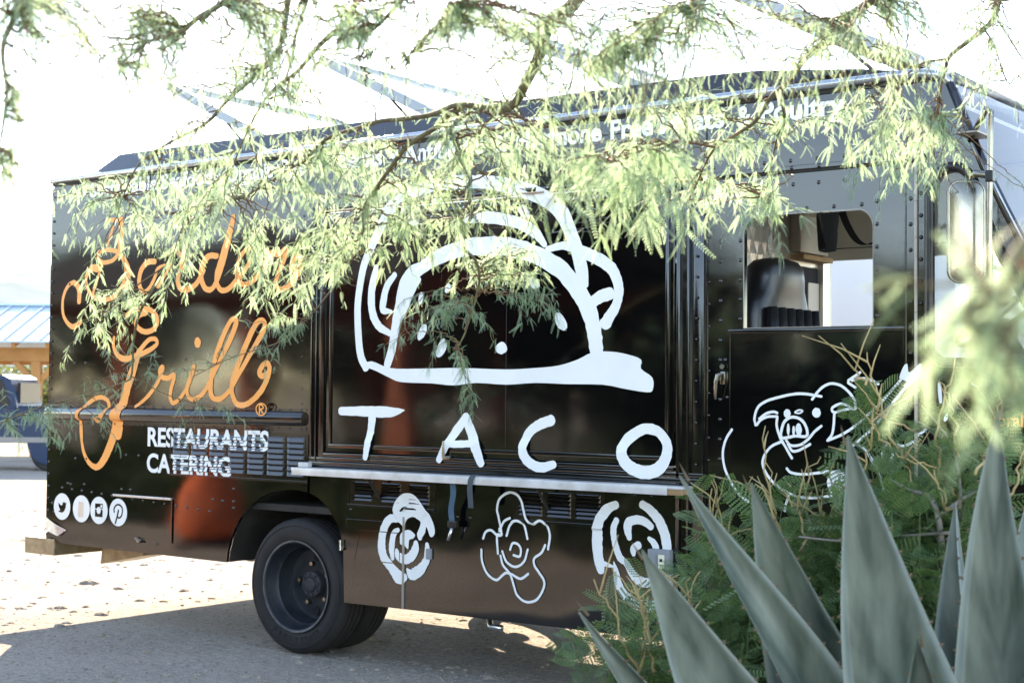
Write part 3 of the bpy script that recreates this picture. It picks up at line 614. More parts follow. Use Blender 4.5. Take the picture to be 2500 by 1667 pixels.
g = MB().bm(plate(rrect(4.222, 4.355, 2.095, 2.505, 0.04, 6), (), Y0+0.0282, Y0+0.030)); g.v = [tuple(MR @ Vector(p)) for p in g.v]; g.obj('mirror_glass', 'alu', mo)
e0 = MB().tube([tuple(MR @ Vector((x, Y0+.002, z))) for x, z in out+[out[0]]], 0.006, 8, False).obj('mirror_rim', 'chrome', mo, smooth='all')
arm = MB().tube([(4.20,-0.01,2.74),(4.34,-0.28,2.772),(4.385,-0.32,2.815),(4.405,-0.33,2.80),(4.402,-0.33,2.70),(4.396,-0.33,2.3),(4.39,-0.33,1.72),(4.37,-0.2,1.60),(4.33,-0.01,1.58)], 0.013, 10).obj('mirror_arm', 'chrome', mo, smooth='all')
MB().box(4.20,4.30,-0.20,-0.0,2.742,2.75,.002).obj('mirror_bracket', 'hingem', mo); MB().box(4.385,4.418,-0.35,-0.31,2.50,2.55,.006).obj('mirror_clamp', 'gasket', mo)
MB().tube([(4.29,-0.30,2.52),(4.33,-0.31,2.545),(4.39,-0.33,2.53)], [.006,.016,.014], 8).obj('mirror_knuckle', 'chrome', mo, smooth='all'); MB().tube([(4.29,-0.30,2.08),(4.33,-0.31,2.05),(4.39,-0.33,2.06)], [.006,.013,.012], 8).obj('mirror_knuckle', 'chrome', mo, smooth='all')
# ---------------- tilted roof panels on struts
ZT, ZB, LP, PY0, PY1 = 3.70, 3.21, 1.02, 0.30, 2.02
pproto = None
def roof_panel():
    t = math.atan2(ZT-ZB, LP)
    mb = MB(); mb.add([(0,PY0+.04,ZT-.012),(LP,PY0+.04,ZB-.012),(LP,PY1-.04,ZB-.012),(0,PY1-.04,ZT-.012),(0,PY0+.04,ZT+.012),(LP,PY0+.04,ZB+.012),(LP,PY1-.04,ZB+.012),(0,PY1-.04,ZT+.012)],
                      [(0,3,2,1),(4,5,6,7),(0,1,5,4),(1,2,6,5),(2,3,7,6),(3,0,4,7)])
    p = mb.obj('tilted_roof_panel', 'panel', T)
    def beam(a, b, w, h, name, mt):
        a, b = Vector(a), Vector(b); d = (b-a); m_ = MB().box(0, d.length, -w/2, w/2, -h/2, h/2, .004)
        R3 = d.to_track_quat('X', 'Z').to_matrix(); m_.v = [tuple(R3 @ Vector(q_) + a) for q_ in m_.v]; return m_.obj(name, mt, p)
    for y in (PY0+.02, PY1-.02): beam((-0.02,y,ZT+.008), (LP,y,ZB), 0.038, 0.06, 'frame_side', 'frameal')
    for f_ in (0.0, 0.98): beam((LP*f_,PY0+.04,ZT-(ZT-ZB)*f_-.004), (LP*f_,PY1-.04,ZT-(ZT-ZB)*f_-.004), 0.04, 0.055, 'frame_end', 'frameal')
    for f_ in (0.14, 0.28, 0.42, 0.56, 0.7, 0.84): beam((LP*f_,PY0+.05,ZT-(ZT-ZB)*f_-.024), (LP*f_,PY1-.05,ZT-(ZT-ZB)*f_-.024), 0.03, 0.026, 'cross_slat', 'tan')
    for y in (PY0+.03, PY1-.03):
        MB().tube([(0.50,y,ZT-.20),(0.44,y-0.02,3.12)], 0.007, 6).obj('strut', 'alu', p); MB().tube([(0.42,y,ZT-.17),(0.86,y-0.02,3.13)], 0.009, 6).obj('gas_strut', 'gasket', p)
    return p
pp = roof_panel()
for k, x in enumerate((-1.57, -0.11, 1.33, 2.80)):
    if k == 0: pp.location = (x, 0, 0); continue
    c_ = copy_part(pp, T, (x, 0, 0))
    for ch in list(pp.children):
        d_ = ch.copy(); COL.objects.link(d_); d_.parent = c_
# ---------------- rivets (too small to pick apart singly: joined per panel)
def rivets(pts, parent, r=0.0085, h=0.006, base=0.0):
    r *= 1.25; h *= 1.5
    mb = MB()
    for x, z in pts:
        vs = [(x+r*math.cos(a), -base, z+r*math.sin(a)) for a in np.arange(8)*math.pi/4]+[(x+r*.62*math.cos(a), -base-h*.75, z+r*.62*math.sin(a)) for a in np.arange(8)*math.pi/4]+[(x, -base-h, z)]
        mb.add(vs, [(i, (i+1)%8, 8+(i+1)%8, 8+i) for i in range(8)]+[(8+i, 8+(i+1)%8, 16) for i in range(8)])
    return mb.obj('rivets', 'paint2', parent, smooth='all', kind='stuff')
ls = np.linspace
rivets([(2.935, z) for z in ls(0.5, 2.55, 22)] + [(x, 2.61) for x in ls(2.93, 3.86, 8)] + [(3.045, z) for z in ls(1.97, 2.45, 6)] + [(3.755, z) for z in ls(1.97, 2.5, 6)] + [(x, 2.49) for x in ls(3.12, 3.68, 5)] + [(2.963,1.77),(2.975,1.585)], door)
rivets([(3.918, z) for z in ls(0.5, 2.5, 18)], door, base=0.0)
rivets([(3.969, z) for z in ls(0.62, 2.62, 21)], cs, base=0.003)
rivets([(2.872+0.0, z) for z in ls(0.5, 2.6, 20)], door, 0.006)
rivets([(x, 2.687) for x in ls(2.9, 3.9, 8)], T, base=0.018)
rivets([(2.895+0.14*k, 2.725) for k in range(9)], T, base=0.002)
rivets([(-2.41, z) for z in ls(0.75, 2.95, 27)] + [(x, 1.484) for x in ls(-2.38, 0.06, 26)] + [(x, 1.366) for x in ls(-2.38, 0.06, 26)], T, 0.007, base=0.004)
rivets([(x, 0.912-0.006*k) for k, x in enumerate(ls(-2.26, -0.75, 15))] + [(-2.17,.94),(-2.02,.945),(-1.62,.93),(-1.53,.93),(-0.72,.905),(-0.63,.9),(-0.53,.9),(-0.53,.98),(-0.53,.86),(-1.58,1.16),(-1.45,1.16),(-2.12,1.12),(-2.0,1.12),(-1.25,.585),(-2.37,.8),(-2.35,.74),(-2.2,.945),(-2.15,1.78),(-2.03,1.78),(-2.22,2.33),(-1.0,1.8),(-0.35,2.2),(-1.2,2.62),(-0.1,2.2)], T, 0.008)
rivets([(0.055, z) for z in ls(1.52, 2.95, 16)], T, 0.005)
rivets([(2.76, z) for z in ls(0.5, 1.1, 7)] + [(2.81, z) for z in ls(1.25, 2.6, 14)], T, 0.006, base=0.018)
rivets([(1.28,0.905),(1.37,0.905),(2.2,0.41),(2.35,0.42),(2.44,1.08),(2.54,1.08),(0.47,0.905)], T, 0.007)
# ------------------------------------------------------------------ painted lettering and drawings on the truck's side
Z4 = lambda p: (p[0]/2.7506, 500+p[1]/2.7506)
Z1 = lambda p: (p[0]/2.7506, p[1]/2.7506)
Z5 = lambda p: (800+p[0]/2.7506, 500+p[1]/2.7506)
Z2 = lambda p: (800+p[0]/2.7506, p[1]/2.7506)
ZM = lambda p: (800+p[0]/2.3506, 1000+p[1]/2.3506)
ZL = lambda p: (p[0]/2.3506, 1000+p[1]/2.3506)
Z8 = lambda p: (1720+p[0]/3.485, 850+p[1]/3.485)
SC = {id(Z4): 2.7506, id(Z1): 2.7506, id(Z5): 2.7506, id(Z2): 2.7506, id(ZM): 2.3506, id(ZL): 2.3506, id(Z8): 3.485}
class Decal:
    def __init__(s, base, fn=None): s.mb = MB(); s.y = -base-0.0008; s.fn = fn
    def lay(s): s.y -= 0.00006; return s.y
    def stroke(s, zf, pts, w, closed=False, ends=(1, 1), step=5, rag=0.07):
        """pts in photo coordinates; w = brush width (photo px of that view), a number or one per point"""
        xz = [np.array(S(*zf(p))) for p in pts]
        d = np.linalg.norm(onY(*zf(pts[0]))-CAM); k = d/FPX/SC[id(zf)]*1.12
        ws = [w]*len(pts) if not hasattr(w, '__len__') else w
        P = catmull([(a[0], a[1], q*k) for a, q in zip(xz, ws)], step, closed)
        y = s.lay(); n = len(P); L = []; Rr = []
        for i in range(n):
            a = P[(i-1) % n] if closed or i > 0 else P[0]; b = P[(i+1) % n] if closed or i < n-1 else P[-1]
            t = b[:2]-a[:2]; t = t/(np.linalg.norm(t)+1e-9); nn = np.array([-t[1], t[0]]); h = P[i][2]/2
            r1, r2 = 1+random.uniform(-rag, rag), 1+random.uniform(-rag, rag)
            L.append(P[i][:2]+nn*h*r1); Rr.append(P[i][:2]-nn*h*r2)
        yy = [y-0.00025*i/n for i in range(n)]; s.y = y-0.00006
        vs = [(p[0], yy[i], p[1]) for i, p in enumerate(L)]+[(p[0], yy[i], p[1]) for i, p in enumerate(Rr)]
        fs = [(i, (i+1) % n, n+(i+1) % n, n+i) for i in range(n if closed else n-1)]
        s.mb.add(vs, fs)
        if not closed:
            for e, on in ((0, ends[0]), (n-1, ends[1])):
                if not on: continue
                a, b = L[e], Rr[e]; c = (a+b)/2; r = np.linalg.norm(a-b)/2; tt = P[e][:2]-P[1 if e == 0 else n-2][:2]; tt = tt/(np.linalg.norm(tt)+1e-9); u = (a-c)/(r+1e-9)
                arc = [c+r*(u*math.cos(q)+tt*0.8*math.sin(q))*(1+random.uniform(-.04, .04)) for q in np.linspace(0, math.pi, 7)]
                s.mb.add([(p[0], yy[e], p[1]) for p in arc], [tuple(range(7))])
    def blob(s, zf, c, rx, ry, rot=0.0, n=14, rag=0.08):
        y = s.lay(); vs = []
        for k in range(n):
            a = 2*math.pi*k/n; q = 1+random.uniform(-rag, rag); x_, y_ = rx*math.cos(a)*q, ry*math.sin(a)*q
            p = S(*zf((c[0]+x_*math.cos(rot)-y_*math.sin(rot), c[1]+x_*math.sin(rot)+y_*math.cos(rot)))); vs.append((p[0], y, p[1]))
        s.mb.add(vs, [tuple(range(n))])
    def poly(s, zf, pts, smooth=True, step=3):
        y = s.lay(); xz = [np.array(S(*zf(p))) for p in pts]
        if smooth: xz = catmull(xz, step, True)
        bm = bmesh.new(); v = [bm.verts.new((p[0], y, p[1])) for p in xz]
        es = [bm.edges.new((v[i], v[(i+1) % len(v)])) for i in range(len(v))]
        bmesh.ops.triangle_fill(bm, use_beauty=True, edges=es); s.mb.bm(bm)
    def obj(s, name, mt, parent=T):
        if s.fn: s.mb.v = [(x, y-s.fn(x, z), z) for x, y, z in s.mb.v]
        return s.mb.obj(name, mt, parent)
def over_frames(x, z):
    """how far the hatch's own ribs stand proud under the vinyl"""
    b = 0.0045 + 0.018*min(1.0, max(0.0, (1.36-z)/0.06))
    if x > 2.58: b = max(b, 0.0045+0.0165*min(1.0, (x-2.58)/0.03))
    if z > 2.59: b = max(b, 0.0128 if z < 2.65 else (0.032 if z < 2.69 else (0.0225 if z < 2.715 else 0.0035)))
    return b
def over_skirt(x, z):
    """the vinyl on the skirt rides over the louvres and the access door"""
    if (0.44 < x < 1.13 and z > 0.915) or (1.66 < x < 2.275 and z > 0.895): return 0.0155
    return 0.0042
def over_rail(x, z):
    """the script runs across the rounded rub rail"""
    if x > 0.09 or not 1.355 < z < 1.495: return 0.0
    t = (z-1.429)/0.047
    return 0.0045 if abs(t) >= 1 else max(0.0045, 0.0455*(1-t*t)**0.5)
# -- orange script
d = Decal(0.0, over_rail)
ZB_ = lambda p: (130+p[0]/5.057, 490+p[1]/5.057)
SC[id(ZB_)] = 5.057
d.stroke(ZB_, [(320,1250),(322,1120),(292,1035),(240,1012),(180,1060),(130,1170),(115,1300),(130,1420),(180,1510),(250,1555),(340,1500)], [66,72,64,50,44,42,42,44,50,58,50])
d.stroke(ZB_, [(545,835),(480,835),(430,885),(405,980),(430,1090),(480,1170),(560,1215),(650,1222),(740,1190),(830,1120),(900,1000),(920,880),(890,760),(840,680)], [84,80,66,44,45,50,45,45,60,90,100,95,75,56])
d.stroke(ZB_, [(605,780),(550,960),(490,1150)], 34); d.stroke(ZB_, [(800,640),(720,612),(640,612),(570,642),(552,700),(600,757),(680,757),(755,722)], 48, True)
d.stroke(ZB_, [(835,235),(842,420),(828,610)], 80); d.stroke(ZB_, [(745,320),(702,450),(672,550)], 34); d.stroke(ZB_, [(680,238),(770,240),(860,236)], 44)
d.stroke(ZB_, [(1260,750),(1165,762),(1092,850),(1062,980),(1080,1080),(1120,1128),(1185,1080),(1252,960),(1290,845),(1380,800)], [60,66,66,62,58,52,46,44,46,40])
d.stroke(Z4, [(1060,545),(1120,440),(1160,330),(1180,285),(1205,330),(1235,350),(1215,430),(1195,500),(1210,560),(1260,570),(1320,530),(1370,440)], 34)
d.stroke(Z4, [(1460,345),(1405,345),(1365,400),(1350,480),(1380,560),(1430,560),(1480,450),(1530,270),(1560,130),(1570,75)], [34,38,44,40,36,34,36,38,36,30])
d.stroke(Z4, [(1570,85),(1530,210),(1490,350),(1458,460),(1458,525),(1485,572),(1535,565),(1595,500)], 34)
d.stroke(Z4, [(1595,500),(1645,440),(1690,360),(1700,300),(1670,290),(1620,345),(1592,430),(1602,510),(1645,535),(1705,508),(1765,430),(1815,325)], 32)
d.stroke(Z4, [(1765,430),(1800,350),(1825,322),(1875,335),(1920,300),(1912,360),(1868,470),(1853,530),(1882,570),(1942,545),(1992,480),(2022,405),(2010,352),(1982,360),(1958,415),(1975,440),(2005,428)], [32,32,34,36,40,36,34,34,36,36,38,40,36,36,40,40,30])
d.stroke(Z4, [(850,745),(900,705),(970,697),(1035,722),(1060,780),(1030,838),(965,850),(915,805),(935,745),(985,725)], 32)
d.stroke(Z4, [(768,890),(765,950),(792,1010),(845,1035),(920,1012),(1000,978),(1055,935),(1045,902),(1000,908),(945,970),(925,1000)], [22,26,32,36,34,30,26,26,28,30,30])
d.stroke(Z4, [(935,985),(895,1110),(850,1250),(815,1400),(790,1540)], [40,60,66,74,78], step=16)
d.stroke(ZL, [(690,-10),(670,90),(640,190),(595,290),(555,328),(515,305),(485,250),(470,170),(465,90),(472,5)], [62,58,52,44,32,26,22,20,18,18], step=16)
d.stroke(Z4, [(550,1560),(548,1470),(553,1400),(590,1340),(640,1302),(690,1292),(728,1318),(738,1370),(710,1420),(660,1450)], 26, step=14)
d.stroke(Z4, [(915,1355),(990,1290),(1050,1210),(1085,1130),(1095,1092),(1078,1108),(1085,1150),(1130,1163),(1168,1140),(1170,1170),(1150,1240),(1147,1300),(1168,1330),(1212,1298),(1255,1235)], [18,24,28,30,34,34,32,30,30,30,28,28,26,24,24])
d.stroke(Z4, [(1255,1235),(1290,1145),(1305,1085)], 30); d.stroke(Z4, [(1306,1085),(1272,1180),(1258,1260),(1287,1303),(1342,1288),(1392,1228),(1445,1120)], 28)
d.blob(Z4, (1330,925), 22, 36)
d.stroke(Z4, [(1392,1228),(1462,1080),(1532,940),(1580,825),(1588,772),(1552,780),(1502,880),(1452,1020),(1422,1150),(1417,1250),(1437,1298),(1492,1298),(1552,1240)], [28,32,38,40,34,32,38,40,40,38,34,30,28])
d.stroke(Z4, [(1552,1240),(1622,1110),(1702,970),(1767,855),(1782,802),(1762,775),(1722,800),(1672,900),(1602,1070),(1562,1200),(1562,1270),(1592,1333),(1645,1343),(1702,1308),(1762,1240),(1802,1150),(1812,1092),(1795,1062),(1762,1085),(1746,1130),(1765,1150),(1795,1130)], [28,32,36,38,34,32,38,42,42,40,36,34,34,36,38,38,36,34,36,38,36,28])
d.obj('orange_script_lettering', 'orange')
d = Decal(0.044)
d.stroke(Z4, [(1787,1332),(1760,1350),(1756,1380),(1775,1410),(1805,1408),(1822,1380),(1818,1348)], 8, True)
d.stroke(Z4, [(1778,1400),(1778,1345),(1795,1345),(1803,1358),(1795,1370),(1782,1372),(1803,1398)], 9); d.obj('registered_mark', 'orange')
# -- taco drawing
d = Decal(0.0, over_frames)
d.stroke(Z5, [(262,1095),(228,1020),(212,900),(205,700),(220,550),(250,400),(300,280),(350,170),(420,52),(500,-45),(600,-95),(720,-130),(870,-150),(1000,-155),(1150,-140),(1300,-105),(1420,-65),(1510,-15),(1575,55),(1612,130),(1640,200),(1680,310),(1712,450),(1735,540)], [52,54,54,52,52,54,56,60,66,72,76,78,78,78,80,84,90,94,92,84,80,80,78,40], step=14, rag=0.015)
d.stroke(Z5, [(405,1075),(440,950),(458,820),(480,690),(520,580),(580,480),(660,405),(760,345),(870,305),(1000,280),(1150,275),(1300,300),(1430,350),(1560,430),(1650,530),(1730,650),(1780,780),(1800,900),(1812,1010)], [56,60,62,60,60,66,76,88,96,104,108,104,100,100,100,100,96,92,84])
d.stroke(Z5, [(880,130),(960,92),(1060,85),(1180,98),(1300,130),(1400,190),(1462,270)], [30,60,70,70,68,62,34])
d.stroke(Z5, [(330,420),(305,540),(298,660),(312,750),(352,820),(420,862)], [40,52,56,56,50,36]); d.stroke(Z5, [(455,470),(402,550),(380,640),(377,706),(432,716)], [36,48,50,46,20])
d.stroke(Z5, [(640,395),(570,430),(515,510),(490,600),(470,760)], [20,40,50,50,40])
d.stroke(Z5, [(620,500),(570,580),(520,700),(480,800)], [30,46,50,24])
d.stroke(Z5, [(1480,300),(1600,275),(1720,320),(1830,370),(1910,430),(1952,520),(1958,600),(1935,690),(1895,755),(1868,800)], [40,52,70,74,72,66,62,64,70,80]); d.stroke(Z5, [(1780,652),(1850,612),(1902,598)], [70,78,74])
d.poly(Z5, [(250,1080),(300,1050),(420,1095),(600,1100),(900,1095),(1200,1105),(1400,1095),(1550,1080),(1680,1040),(1780,992),(1900,985),(2020,1005),(2110,1040),(2108,1100),(2185,1160),(2188,1238),(2150,1258),(2000,1235),(1850,1207),(1600,1203),(1400,1195),(1200,1207),(1000,1195),(850,1212),(700,1198),(500,1190),(420,1160),(330,1115)])
for c_, rx, ry, ro in [((765,-30),36,30,.6),((1325,45),34,46,-.4),((580,110),40,28,.2),((810,562),18,34,.35),((630,630),16,42,.15),((640,855),24,60,.45),((768,965),30,68,.35),((1385,525),36,50,-.9),((1570,785),34,66,-.45),((1172,962),38,42,.2)]: d.blob(Z5, c_, rx, ry, ro)
d.obj('taco_drawing', 'white')
# -- TACO letters
d = Decal(0.0, over_frames); d.stroke(Z5, [(92,1385),(200,1384),(320,1388),(440,1390),(518,1378)], [50,56,64,56,8]); d.stroke(ZM, [(262,20),(252,110),(242,200),(230,275)], [50,46,42,34]); d.obj('letter_t', 'white')
d = Decal(0.0, over_frames); d.stroke(ZM, [(652,288),(700,190),(750,110),(795,48)], [34,48,50,46]); d.stroke(ZM, [(795,40),(832,140),(862,220),(895,308)], [50,56,56,46]); d.stroke(ZM, [(715,196),(780,196),(850,192)], 36); d.obj('letter_a', 'white')
d = Decal(0.0, over_frames); d.stroke(ZM, [(1288,60),(1220,85),(1162,130),(1132,200),(1140,262),(1180,308),(1240,330),(1312,312)], [56,54,52,52,54,54,52,40]); d.obj('letter_c', 'white')
d = Decal(0.0, over_frames); d.stroke(ZM, [(1830,108),(1760,142),(1708,195),(1700,255),(1730,312),(1790,348),(1855,358),(1922,328),(1958,260),(1955,185),(1908,130)], [56,60,62,64,66,66,68,66,60,56,54], True); d.obj('letter_o', 'white')
# -- roses
ZA = lambda p: (910+p[0]/6.27, 1190+p[1]/6.27)
ZC = lambda p: (1430+p[0]/4.9, 1200+p[1]/4.9)
SC[id(ZA)] = 6.27; SC[id(ZC)] = 4.9
d = Decal(0.0, over_skirt)
d.stroke(ZA, [(370,465),(270,480),(190,600),(152,760),(146,930),(185,1070),(250,1160),(330,1270),(420,1370),(500,1370)], [110,120,126,130,138,136,130,140,190,110])
d.poly(ZA, [(300,480),(325,410),(340,280),(390,180),(470,100),(560,80),(640,100),(720,170),(800,290),(870,400),(930,530),(960,650),(950,720),(915,755),(880,735),(850,640),(825,600),(810,690),(765,760),(755,800),(715,800),(690,740),(690,690),(725,610),(742,520),(690,480),(650,450),(600,448),(540,475),(505,540),(490,600),(460,580),(410,530),(350,520)], True, 2)
d.stroke(ZA, [(400,640),(335,700),(302,850),(300,960),(315,1085)], [60,90,100,96,56])
d.poly(ZA, [(440,700),(500,655),(570,645),(630,690),(660,730),(620,780),(570,790),(560,860),(550,940),(500,890),(440,870),(415,800)], True, 2)
d.stroke(ZA, [(372,950),(400,1040),(480,1090),(560,1080),(630,1010),(665,920),(668,840)], [50,110,130,130,136,116,76])
d.stroke(ZA, [(840,860),(845,950),(838,1080),(780,1200),(690,1290),(600,1320),(535,1240)], [60,90,110,130,160,156,30]); d.obj('rose_drawing', 'white')
d = Decal(0.0010, over_skirt); d.stroke(ZA, [(418,455),(440,380),(490,315),(545,290)], [10,34,30,10]); d.obj('rose_slit', 'paint2')
d = Decal(0.0, over_skirt)
for p in [[(980,825),(975,720),(1000,712),(985,620),(975,570),(990,510),(1040,475),(1090,482),(1120,520),(1135,580),(1150,630),(1185,655),(1225,635),(1260,660),(1278,720),(1268,800)],[(895,738),(910,700),(942,690),(975,718),(1002,715),(988,680)],[(1050,620),(1015,640),(988,695)],
    [(885,800),(890,870),(920,940),(970,975),(1005,950),(1025,935),(1060,942),(1110,968),(1155,940)],[(1030,722),(1050,660),(1090,635),(1130,660),(1150,740)],[(1005,810),(1030,870),(1080,900),(1130,870),(1152,800)],[(1050,802),(1065,765),(1095,770),(1112,800),(1105,840),(1070,832)],
    [(995,835),(1010,890),(1050,940),(1070,1000),(1090,1060),(1140,1100),(1200,1090),(1240,1030),(1245,980),(1215,930),(1190,890),(1190,850),(1230,820),(1252,775)]]: d.stroke(ZM, p, 13)
d.obj('rose_drawing', 'white')
d = Decal(0.0, over_skirt)
for p, w in [([(370,155),(290,190),(200,300),(150,450),(145,600),(155,750),(178,880),(188,945)],[84,105,120,130,132,125,118,84]),([(195,850),(270,872),(335,892)],[60,46,24]),([(680,150),(780,220),(880,340),(950,500),(975,650),(990,800),(1005,950),(1010,1080)],[88,100,110,115,110,105,100,84]),
    ([(375,335),(340,430),(345,560),(375,680),(420,790),(490,850),(550,950),(620,1040),(720,1085),(850,1080)],[68,76,70,76,80,70,90,100,105,84]),([(343,835),(370,950),(390,1080),(450,1200),(530,1290),(640,1350),(780,1365),(850,1350)],[14,66,90,95,110,125,130,100]),
    ([(530,555),(510,460),(520,370),(590,335),(690,345),(790,420)],[60,95,100,95,90,76]),([(640,635),(580,680),(580,750)],[84,84,50]),([(762,555),(820,610),(850,700),(800,820)],[44,75,80,70])]: d.stroke(ZC, p, w)
d.obj('rose_drawing', 'white')
# -- pig drawing on the door
d = Decal(0.0048)
for p in [[(440,655),(430,590),(460,500),(530,450),(640,415),(760,390),(860,388),(1000,410)],[(450,650),(480,612),(540,582),(622,580)],[(470,600),(530,555),(590,540),(625,550)],[(920,435),(960,380),(1010,330),(1080,300),(1160,315),(1230,370),(1280,440),(1290,512)],
    [(1290,515),(1200,520),(1110,545),(1090,510),(1150,475),(1210,480),(1262,510)],[(1110,545),(1105,640),(1090,730),(1050,785)],[(1225,292),(1290,335)],[(1228,275),(1330,205)],[(1260,275),(1330,258),(1400,262),(1485,305)],
    [(1050,785),(1180,730),(1300,650),(1400,560),(1490,480),(1560,400),(1640,310),(1690,250)],[(1260,830),(1370,740),(1470,640),(1570,510),(1650,410),(1720,330),(1775,290)],[(700,782),(740,825),(820,820),(890,770),(940,710),(1000,660)],[(715,812),(750,870),(800,870),(860,840),(905,815)],
    [(625,580),(620,660),(650,760),(690,830),(750,935)],[(670,790),(580,830),(520,900),(500,980),(530,1060),(600,1150),(700,1220),(800,1260),(900,1270),(1000,1265),(1100,1250)],[(705,1020),(740,1055),(820,1070),(920,1065),(1060,1045)],
    [(240,690),(190,770),(165,860),(165,950),(190,1050),(250,1170),(310,1250),(380,1305)],[(730,1240),(700,1320),(690,1380)],[(1290,800),(1370,860),(1430,950),(1480,1050),(1510,1130),(1535,1220)],[(1640,790),(1680,830),(1730,820),(1790,790)],[(1820,740),(1890,690)]]: d.stroke(Z8, p, 20)
d.stroke(Z8, [(665,760),(665,680),(690,620),(740,587),(800,592),(850,630),(880,700),(870,748),(780,745)], 22, True)
d.stroke(Z8, [(1560,818),(1525,870),(1520,920),(1545,960),(1585,955),(1608,910),(1590,850)], 20, True); d.stroke(Z8, [(775,545),(810,525),(842,532),(815,552)], 12, True)
d.blob(Z8, (710,555), 30, 38); d.blob(Z8, (958,548), 38, 42); d.blob(Z8, (720,690), 13, 52); d.blob(Z8, (765,700), 12, 44); d.blob(Z8, (808,690), 26, 54); d.blob(Z8, (1135,1140), 88, 112)
d.obj('pig_drawing', 'white')
d = Decal(0.017); d.poly(Z8, [(1670,250),(1690,190),(1715,142),(1740,135),(1745,190),(1760,205),(1800,170),(1840,135),(1862,140),(1850,210),(1820,268),(1790,282),(1740,322),(1700,320),(1735,285),(1690,265)], True, 2); d.obj('pig_hand_drawing', 'white')
d = Decal(0.004); d.stroke(Z8, [(2000,300),(2006,380),(2012,460)], [22,30,22]); d.blob(Z8, (2058,590), 16, 36, .3); d.stroke(Z8, [(2280,300),(2330,330)], 16); d.blob(Z8, (1770,1165), 40, 44); d.stroke(Z8, [(1690,1280),(1740,1235)], 16); d.stroke(Z8, [(1800,1230),(1805,1300)], 16); d.obj('cab_brush_marks', 'white')
# -- social icons: white discs with the marks cut in black
for k, (x, z) in enumerate([(-2.254,0.780),(-2.041,0.776),(-1.851,0.775),(-1.648,0.772)]):
    y = -0.0055; n = 36; rr = 0.0925
    ic = MB().add([(x+rr*math.cos(2*math.pi*i/n), y, z+rr*math.sin(2*math.pi*i/n)) for i in range(n)], [tuple(range(n))]).obj('icon_disc', 'white', T)
    mk = MB(); y2 = -0.0062
    def pg(pts): mk.add([(x+rr*a, y2, z+rr*b) for a, b in pts], [tuple(range(len(pts)))])
    def bar(pts, w):
        P = catmull(pts, 6); L = []; R_ = []
        for i in range(len(P)):
            t = P[min(i+1, len(P)-1)]-P[max(i-1, 0)]; t = t/(np.linalg.norm(t)+1e-9); L.append(P[i]+np.array([-t[1], t[0]])*w/2); R_.append(P[i]-np.array([-t[1], t[0]])*w/2)
        m_ = len(P); mk.add([(x+rr*p[0], y2, z+rr*p[1]) for p in L+R_], [(i, i+1, m_+i+1, m_+i) for i in range(m_-1)])
    if k == 0:
        bm = bmesh.new(); v = [bm.verts.new((x+rr*a, y2, z+rr*b)) for a, b in [(-.42,.28),(-.2,.12),(.02,.1),(.08,.3),(.25,.36),(.4,.28),(.55,.3),(.45,.16),(.46,-.02),(.3,-.32),(.02,-.46),(-.3,-.42),(-.45,-.34),(-.2,-.28),(-.3,-.14),(-.4,.02)]]
        es = [bm.edges.new((v[i], v[(i+1) % len(v)])) for i in range(len(v))]; bmesh.ops.triangle_fill(bm, edges=es, use_beauty=True); mk.bm(bm)
    elif k == 1: pg([(-.35,-.62),(.25,-.62),(.25,.5),(-.35,.5)])
    elif k == 2:
        pg([(-.44,-.48),(.44,-.48),(.44,.06),(-.44,.06)]); pg([(-.44,.12),(.44,.12),(.44,.5),(-.44,.5)])
        lens = MB().add([(x+rr*.24*math.cos(2*math.pi*i/20), -0.0072, z+rr*.26*math.sin(2*math.pi*i/20)) for i in range(20)], [tuple(range(20))]); lens.add([(x+rr*a, -0.0072, z+rr*b) for a, b in [(.2,.2),(.38,.2),(.38,.42),(.2,.42)]], [(0,1,2,3)]); lens.obj('lens_mark', 'white', ic)
    else: bar([(-.42,-.05),(-.45,.25),(-.2,.52),(.15,.55),(.45,.35),(.48,0.0),(.3,-.32),(.02,-.38),(-.12,-.2)], .13); bar([(.05,.2),(-.06,-.2),(-.2,-.6),(-.3,-.85)], .15)
    mk.obj('icon_mark', 'alu' if k == 1 else 'paint2', ic)
